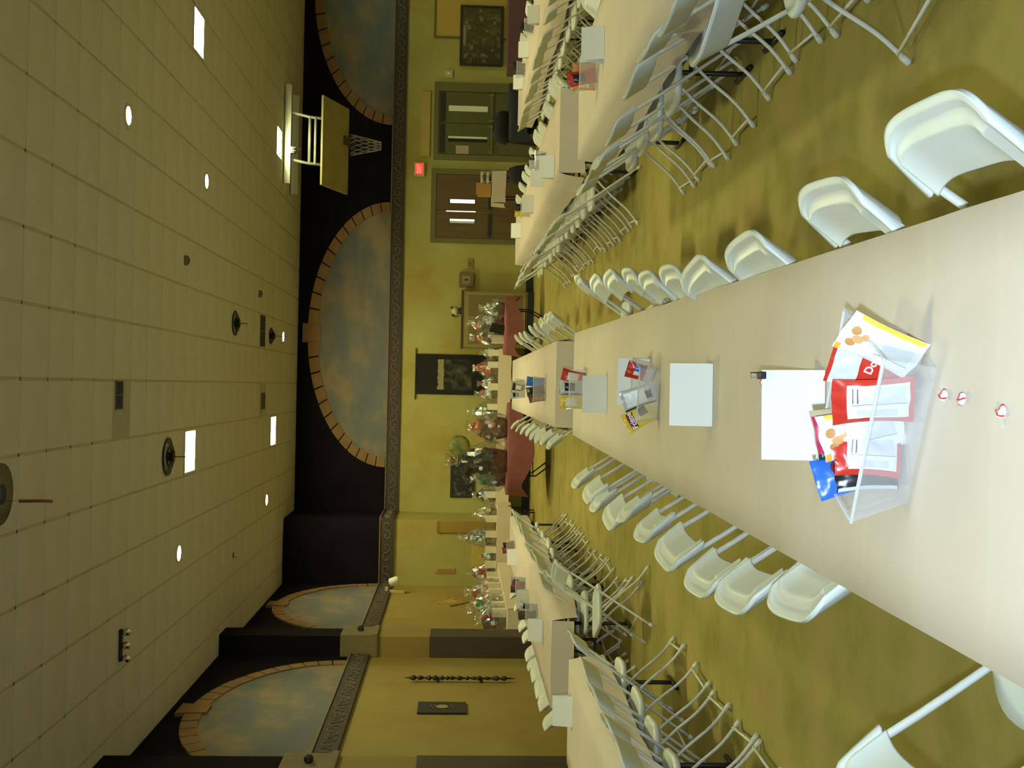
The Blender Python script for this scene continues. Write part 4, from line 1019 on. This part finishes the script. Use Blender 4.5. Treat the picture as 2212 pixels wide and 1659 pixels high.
for (x, y, rz, lab) in ((0.0, 1.98, 70, 'wrapped red-striped mint, farthest of the three in front of the nearest bin'), (-0.005, 1.905, 100, 'wrapped red-striped mint, middle of the three in front of the nearest bin'), (-0.024, 1.765, 60, 'wrapped red-striped mint nearest the camera'),
                        (0.03, 3.18, 40, 'wrapped mint behind the clipped card, clip end'), (-0.075, 3.14, 120, 'wrapped mint behind the clipped card, blue-bag end'), (0.01, 11.05, 20, 'wrapped mint in front of the nearer far-centre bin')):
    mint(x, y, rz, lab)

# ------------------------------------------------------------------ gift tables along the walls
def round_table(name, label, x, y, r, drop, cloth_m, seed, legs=True, z=TOP):
    e = tag(empty(name, (x, y, 0)), label, 'table')
    MB().lathe([(r, z - 0.03), (r, z - 0.002)], 40).build('tabletop', table_m, e)
    N = 72
    def f(u, v):
        a = 2 * PI * u
        rip = 0.5 + 0.5 * math.sin(a * 9 + seed)
        sq = 0.55 + 0.45 * abs(math.cos(2 * a + 0.0)) ** 1.5
        if v < 0.5: rr = r * 1.005 * v * 2; return (rr * math.cos(a), rr * math.sin(a), z + 0.002)
        t = (v - 0.5) * 2
        rr = r * 1.005 + (0.02 + 0.03 * rip) * t
        return (rr * math.cos(a), rr * math.sin(a), z + 0.002 - drop * sq * t)
    MB().grid(f, N, 10).build('cloth', cloth_m, e, smooth=True)
    if legs:
        for s in (-1, 1):
            lg = MB(); w = r * 0.55
            lg.tube([(-w, s * r * 0.5, z - 0.03), (-w, s * r * 0.5, 0.25), (-w * 0.6, s * r * 0.5, 0.02)], 0.014, 6); lg.tube([(w, s * r * 0.5, z - 0.03), (w, s * r * 0.5, 0.25), (w * 0.6, s * r * 0.5, 0.02)], 0.014, 6)
            lg.tube([(-w, s * r * 0.5, 0.3), (w, s * r * 0.5, 0.3)], 0.01, 6); lg.tube([(-w, s * r * 0.5, 0.32), (0, 0, z - 0.05)], 0.009, 6)
            lg.build('leg_frame', black_steel, e)
    return e
round_table('round_table', 'round table in a pink cloth in front of the cabinet', 1.18, 22.0, 0.56, 0.36, pink_cloth, 0.4)
round_table('round_table', 'round table in a pink cloth under the big dark wrapped basket', -1.08, 19.72, 0.80, 0.44, pink_cloth, 1.9)
round_table('round_table', 'dark navy-clothed round table before the green doors', 5.3, 21.9, 0.56, 0.62, navy_cloth, 0.9)
def wall_table(label, x0, x1, y0, y1, z, cover_m, drop, seed, name='wall_table'):
    e = tag(empty(name, ((x0 + x1) / 2, (y0 + y1) / 2, 0)), label, 'table')
    hx, hy = (x1 - x0) / 2, (y1 - y0) / 2
    MB().box(-hx, hx, -hy, hy, z - 0.045, z - 0.004).build('tabletop', table_m, e)
    c = MB()
    c.grid(lambda u, v: (-hx - .004 + 2 * (hx + .004) * u, -hy - 0.008 + 2 * (hy + .008) * v, z), 2, 2)
    def hang(u, v, sg, ax):
        w = drop * (0.9 + 0.16 * noise.noise(Vector((u * 5 * max(hx, hy), seed, ax))))
        o = 0.01 + 0.02 * v * (1 + noise.noise(Vector((u * 9 * max(hx, hy), seed + 3, ax))))
        if ax == 0: return (-hx - .004 + 2 * (hx + .004) * u, sg * (hy + o), z - w * v)
        return (sg * (hx + o), -hy - .008 + 2 * (hy + .008) * u, z - w * v)
    c.grid(lambda u, v: hang(u, v, -1, 0), int(hx * 16) + 4, 3); c.grid(lambda u, v: hang(u, v, -1, 1), int(hy * 16) + 4, 3); c.grid(lambda u, v: hang(u, v, 1, 1), int(hy * 16) + 4, 3)
    c.build('cover', cover_m, e, smooth=True)
    for sx in (-1, 1):
        lg = MB()
        lg.tube([(sx * (hx - .12), -hy + .08, z - .05), (sx * (hx - .12), -hy + .08, 0.01)], 0.015, 6); lg.tube([(sx * (hx - .12), hy - .08, z - .05), (sx * (hx - .12), hy - .08, 0.01)], 0.015, 6); lg.tube([(sx * (hx - .12), -hy + .08, 0.2), (sx * (hx - .12), hy - .08, 0.2)], 0.012, 6)
        lg.build('leg_frame', black_steel, e)
    return e
wall_table('long gift table with cream cover below the black tapestry', -1.0, 0.80, 24.15, 24.70, 0.745, cream_top, 0.30, 1.0)
wall_table('long gift table with cream cover between the big basket and the wall corner', -2.75, -1.02, 24.15, 24.70, 0.745, cream_top, 0.30, 2.0)
wall_table('gift table with cream cover in front of the stepped-forward wall', -3.98, -2.40, 22.62, 23.22, 0.765, cream_top, 0.30, 3.0)
wall_table('gift table with cream cover along the wall below the diamond plaque', -4.06, -3.50, 17.75, 22.40, 0.755, cream_top, 0.30, 4.0)
wall_table('long table in a dusky rose cloth below the photo collage', 6.35, 9.6, 22.3, 23.1, 0.75, rose_cloth, 0.42, 5.0)
# registration stand by the brown doors
wall_table('tall small stand under brown paper before the brown doors', 3.56, 4.16, 21.85, 22.35, 1.03, kraft, 0.30, 6.0, 'tall_stand')
e = tag(empty('cardboard_box', (3.83, 22.1, 1.035)), 'open orange-brown cardboard box on the tall stand', 'box')
cb = mat('cardboard', (0.52, 0.28, 0.08), 0.8)
b = MB(); b.box(-0.12, 0.12, -0.10, 0.10, 0, 0.01); b.box(-0.12, 0.12, -0.10, -0.094, 0, 0.26); b.box(-0.12, 0.12, 0.094, 0.10, 0, 0.26); b.box(-0.12, -0.114, -0.094, 0.094, 0, 0.26); b.box(0.114, 0.12, -0.094, 0.094, 0, 0.26); b.build('carton', cb, e)
b = MB(); b.add([(-0.12, -0.10, 0.26), (0.12, -0.10, 0.26), (0.12, -0.15, 0.30), (-0.12, -0.15, 0.30)], [(0, 1, 2, 3)]); b.build('flap', mat('cardboard_in', (0.62, 0.42, 0.17), 0.8), e)
for z, lab in ((1.035, 'white letter tray, the lower of two on the tall stand'), (1.15, 'white letter tray, the upper of two on the tall stand')):
    e = tag(empty('letter_tray', (4.05, 22.0, z)), lab, 'tray')
    MB().box(-0.10, 0.10, -0.13, 0.13, 0.055, 0.10, 0.005).build('tray_body', mat('tray_pale', (0.62, 0.66, 0.55), 0.5), e)
    lg = MB()
    for a in (-0.09, 0.09):
        for b_ in (-0.12, 0.12): lg.box(a - .006, a + .006, b_ - .006, b_ + .006, 0, 0.055)
    lg.build('foot', housing_m, e)
    MB().box(-0.03, 0.03, -0.132, -0.13, 0.065, 0.09).build('tag', mat('tray_tag', (0.35, 0.38, 0.3), .6), e)
def soft_bag(label, x, y, z, w, d, h, ma, seed, cat='bag', name='soft_bag'):
    e = tag(empty(name, (x, y, z)), label, cat)
    b = MB(); n = 16
    prof = [(0.8, 0), (1.0, 0.08), (1.0, 0.55), (0.85, 0.82), (0.6, 1.0)]
    for (r_, t) in prof:
        for k in range(n):
            a = 2 * PI * k / n; c_, s_ = math.cos(a), math.sin(a)
            q = 1 + 0.12 * noise.noise(Vector((c_ * 2 + seed, s_ * 2, t * 3)))
            b.v.append((w / 2 * r_ * q * math.copysign(abs(c_) ** 0.6, c_), d / 2 * r_ * q * math.copysign(abs(s_) ** 0.6, s_), h * t))
    for i in range(len(prof) - 1):
        for k in range(n):
            a = i * n + k; b_ = i * n + (k + 1) % n; b.f.append((a, b_, b_ + n, a + n))
    b.f.append(tuple(reversed(range(n)))); b.f.append(tuple((len(prof) - 1) * n + k for k in range(n)))
    b.build('sack', ma, e, smooth=True)
    hd = MB(); hd.tube([(w * 0.22 * math.cos(PI * k / 8), -d * .1, h * 0.93 + 0.12 * h * math.sin(PI * k / 8)) for k in range(9)], 0.012, 6); hd.build('handle', ma, e, smooth=True)
    return e
blk_fab = mat('black_fabric', (0.012, 0.012, 0.016), 0.85)
soft_bag('black soft bag on the navy-clothed table', 5.0, 21.85, TOP + 0.004, 0.62, 0.34, 0.27, blk_fab, 1.0)
soft_bag('black bag hanging low beside the tall paper-covered stand', 4.02, 21.45, 0.0, 0.42, 0.3, 0.72, blk_fab, 2.0)

# cream ticket bags
bag_me = None
def ticket_bag(x, y, z, rz, label, w=0.13, h=0.225):
    e = tag(empty('ticket_bag', (x, y, z), R(rz)), label, 'paper bag', 'cream ticket bags on the gift tables')
    b = MB(); d = 0.075
    b.box(-w / 2, w / 2, -d / 2, d / 2, 0, 0.004)
    for (x0, x1, y0, y1) in ((-w / 2, w / 2, -d / 2, -d / 2 + .002), (-w / 2, w / 2, d / 2 - .002, d / 2), (-w / 2, -w / 2 + .002, -d / 2, d / 2), (w / 2 - .002, w / 2, -d / 2, d / 2)): b.box(x0, x1, y0, y1, 0, h)
    b.build('sack', cream_bag, e)
    return e
for i, (x, lab) in enumerate(((0.84, 'cream paper ticket bag beside the pink cloth corner'), (0.46, 'cream paper ticket bag in front of the orange basket'), (-0.01, 'wide cream paper ticket bag under the tapestry'), (-0.44, 'cream paper ticket bag before the silver basket'), (-2.32, 'cream paper ticket bag in front of the blue basket'))):
    ticket_bag(min(x, 0.72), 24.22, 0.748, random.uniform(-5, 5), lab, 0.13 if i != 2 else 0.15)
for i, x in enumerate((-2.66, -2.97, -3.28, -3.58)): ticket_bag(x, 22.72, 0.768, random.uniform(-5, 5), 'cream paper ticket bag, %s from the corner on the stepped-wall table' % ORD[i])
for i, y in enumerate((21.9, 21.3, 20.7, 20.1, 19.5, 18.9, 18.3)): ticket_bag(-3.66, y, 0.758, random.uniform(-12, 12), 'cream paper ticket bag, %s from the far corner below the diamond plaque' % ORD[i])
ticket_bag(0.90, 21.62, TOP + 0.005, 20, 'cream paper ticket bag at the edge of the first pink table', 0.15, 0.24)

# cellophane-wrapped gift baskets
wick = mat('wicker', (0.11, 0.06, 0.02), 0.7, col2=(0.18, 0.10, 0.035), scale=30)
def gift(label, x, y, z, w, h, cols, seed, film_m=None, basket=True, tagc=True, d=None, fill=1.2):
    e = tag(empty('gift_basket', (x, y, z)), label, 'gift basket', 'cellophane-wrapped gift baskets')
    rs = random.Random(seed); r = w / 2; d = d or 1.0
    if basket:
        MB().lathe([(r * 0.55, 0.0), (r * 0.62, h * 0.04), (r * 0.72, h * 0.24), (r * 0.76, h * 0.25), (r * 0.68, h * 0.23), (r * 0.5, 0.03)], 18, (0, 0, 0), 1, 0.8 * d).build('basket', wick, e, smooth=True)
    for k in range(len(cols) * 3):
        c = cols[k % len(cols)]
        t_ = 0.20 + 0.48 * (k + 0.5) / (len(cols) * 3)
        R_ = r * (0.62 - 0.75 * max(0, t_ - 0.42))
        a = rs.uniform(0, 2 * PI); sz = r * rs.uniform(0.24, 0.36) * fill
        cx, cy = (R_ - sz * 0.6) * math.cos(a) * 0.9, (R_ - sz * 0.6) * math.sin(a) * 0.7 * d
        mb = MB(); mb.sphere((0, 0, 0), sz * rs.uniform(0.7, 1.2), sz * 0.8 * d, sz * rs.uniform(0.7, 1.3), 9, 6)
        mb.v = [tuple(Vector(p) * (1 + 0.45 * noise.noise(Vector(p) * (6 / max(r, 0.1)) + Vector((seed, k, 0))))) for p in mb.v]
        mb.build('gift_item', mat('gift_%g_%g_%g' % c, c, 0.45), e, loc=(cx, cy, h * t_), rot=(rs.random(), rs.random(), rs.random()))
    if tagc:
        MB().box(-0.03, 0.03, -0.002, 0, -0.03, 0.03).build('name_tag', paper_w, e, loc=(r * rs.uniform(-.4, .4), -r * 0.78 * d, h * 0.42), rot=(R(-8), R(rs.uniform(-20, 20)), 0))
    mb = MB(); n = 26
    prof = [(0.66, 0.0), (0.85, 0.07), (0.95, 0.14), (1.0, 0.23), (1.0, 0.32), (0.96, 0.42), (0.84, 0.53), (0.66, 0.63), (0.44, 0.73), (0.16, 0.81), (0.14, 0.83), (0.28, 0.89), (0.36, 0.94), (0.44, 1.0)]
    for i, (q, t) in enumerate(prof):
        for k in range(n):
            a = 2 * PI * (k + 0.5 * (i % 2)) / n
            c_, s_ = math.cos(a), math.sin(a)
            nz = 1 + 0.26 * noise.noise(Vector((c_ * 2.3 + seed, s_ * 2.3, t * 5))) + rs.uniform(-.09, .09)
            mb.v.append((r * q * nz * c_, r * q * nz * s_ * 0.85 * d, h * t + rs.uniform(-.02, .02) * h * (1 if i > 0 else 0)))
    for i in range(len(prof) - 1):
        for k in range(n):
            a = i * n + k; b = i * n + (k + 1) % n
            if i % 2: mb.f += [(a, b, b + n), (a, b + n, a + n)]
            else: mb.f += [(a, b, a + n), (b, b + n, a + n)]
    mb.build('cellophane', film_m or cello, e)
    bw = MB()
    for s in (-1, 1): bw.tube([(0, 0, 0), (s * r * .18, -.02, r * .10), (s * r * .28, -.02, 0), (s * r * .16, -.02, -r * .06), (0, 0, 0)], max(0.006, r * 0.03), 5)
    bw.build('ribbon_bow', mat('bow_%d' % (seed % 3), ((0.6, 0.6, 0.55), (0.45, 0.04, 0.03), (0.5, 0.4, 0.1))[seed % 3], 0.4), e, loc=(0, -r * 0.14, h * 0.81))
    return e
W_, O_, BR, GN, BL, PK, SV, RD, TL, GD, BK = (0.78, 0.78, 0.74), (0.62, 0.11, 0.02), (0.16, 0.07, 0.03), (0.03, 0.22, 0.08), (0.07, 0.09, 0.30), (0.60, 0.07, 0.18), (0.6, 0.64, 0.6), (0.40, 0.02, 0.02), (0.12, 0.50, 0.48), (0.5, 0.36, 0.10), (0.012, 0.012, 0.02)
P1 = TOP + 0.005
gift('silver-wrapped gift basket at the door end of the first pink table', 1.50, 21.80, P1, 0.40, 0.50, [SV, W_, GN], 11)
gift('tall gift basket wrapped in clear film in the middle of the first pink table', 1.22, 22.05, P1, 0.46, 0.74, [BR, SV, O_], 12)
gift('brown gift basket wrapped in clear film by the first pink table edge', 0.95, 22.0, P1, 0.42, 0.66, [BR, (0.2, .12, .04), O_, GD], 13)
gift('wrapped gift basket with white items below the tapestry edge', 0.72, 24.45, 0.748, 0.30, 0.42, [W_, W_, SV], 14)
gift('gift basket with bright orange tissue below the tapestry', 0.38, 24.48, 0.748, 0.46, 0.55, [O_, O_, RD, O_], 15)
gift('fluffy white gift basket below the tapestry', 0.06, 24.48, 0.748, 0.34, 0.45, [W_, W_, BR], 16)
gift('gift basket with a deep pink ball below the tapestry', -0.16, 24.45, 0.748, 0.30, 0.50, [SV, PK], 17)
gift('silver-filmed gift basket just past the tapestry edge', -0.56, 24.42, 0.748, 0.44, 0.64, [SV, W_, BK], 18)
gift('brown wrapped basket with orange top on the second pink table', -0.72, 19.65, P1, 0.56, 0.72, [BR, BR, (0.09, 0.04, 0.02), (0.65, 0.16, 0.03)], 19, fill=1.4)
gift('huge dark wrapped basket on the second pink table', -1.30, 19.55, P1, 0.66, 1.06, [BK, BK, BK], 20, cello2, fill=1.7)
gift('green wrapped basket behind the huge dark one', -1.62, 20.05, P1, 0.46, 0.62, [GN, GN, TL], 21)
gift('blue and silver wrapped gift basket under the framed picture', -2.36, 24.45, 0.748, 0.42, 0.50, [BL, SV, BK], 22)
gift('gold wrapped gift basket in the wall corner', -2.58, 22.98, 0.768, 0.36, 0.50, [GD, SV], 23)
gift('tall green and silver wrapped gift basket on the stepped-wall table', -3.08, 22.98, 0.768, 0.40, 0.78, [GN, SV, BL], 24)
gift('small teal wrapped gift on the stepped-wall table', -3.44, 22.95, 0.768, 0.26, 0.34, [TL, TL], 25)
gift('dark red and white wrapped gift basket in the far corner', -3.78, 22.95, 0.768, 0.34, 0.62, [RD, W_, RD], 26)
gift('pink wrapped gift basket below the diamond plaque, far one', -3.82, 21.0, 0.758, 0.46, 0.66, [(0.6, .28, .22), W_, RD, (0.6, .3, .25)], 27)
gift('pale pink wrapped gift basket below the diamond plaque, near one', -3.82, 20.2, 0.758, 0.42, 0.56, [(0.6, .33, .28), SV], 28)
gift('silver wrapped gift basket beside the pilaster', -3.80, 19.3, 0.758, 0.48, 0.64, [SV, GN, W_], 29)
gift('brown wrapped gift basket right beside the pilaster', -3.80, 18.4, 0.758, 0.46, 0.50, [BR, (0.10, .05, .02), RD], 30)
b = MB(); b.box(-0.10, 0.10, -0.004, 0.004, 0, 0.28, 0.003); b.tube([(0, 0.004, 0.2), (0, 0.12, 0.0)], 0.008, 6)
tag(b.build('easel_sign', base_m, None, loc=(1.07, 21.52, TOP + 0.006), rot=(R(-8), R(18), R(25))), 'small black tilted sign card leaning on the first pink table', 'sign')

print('objects', len(bpy.data.objects))
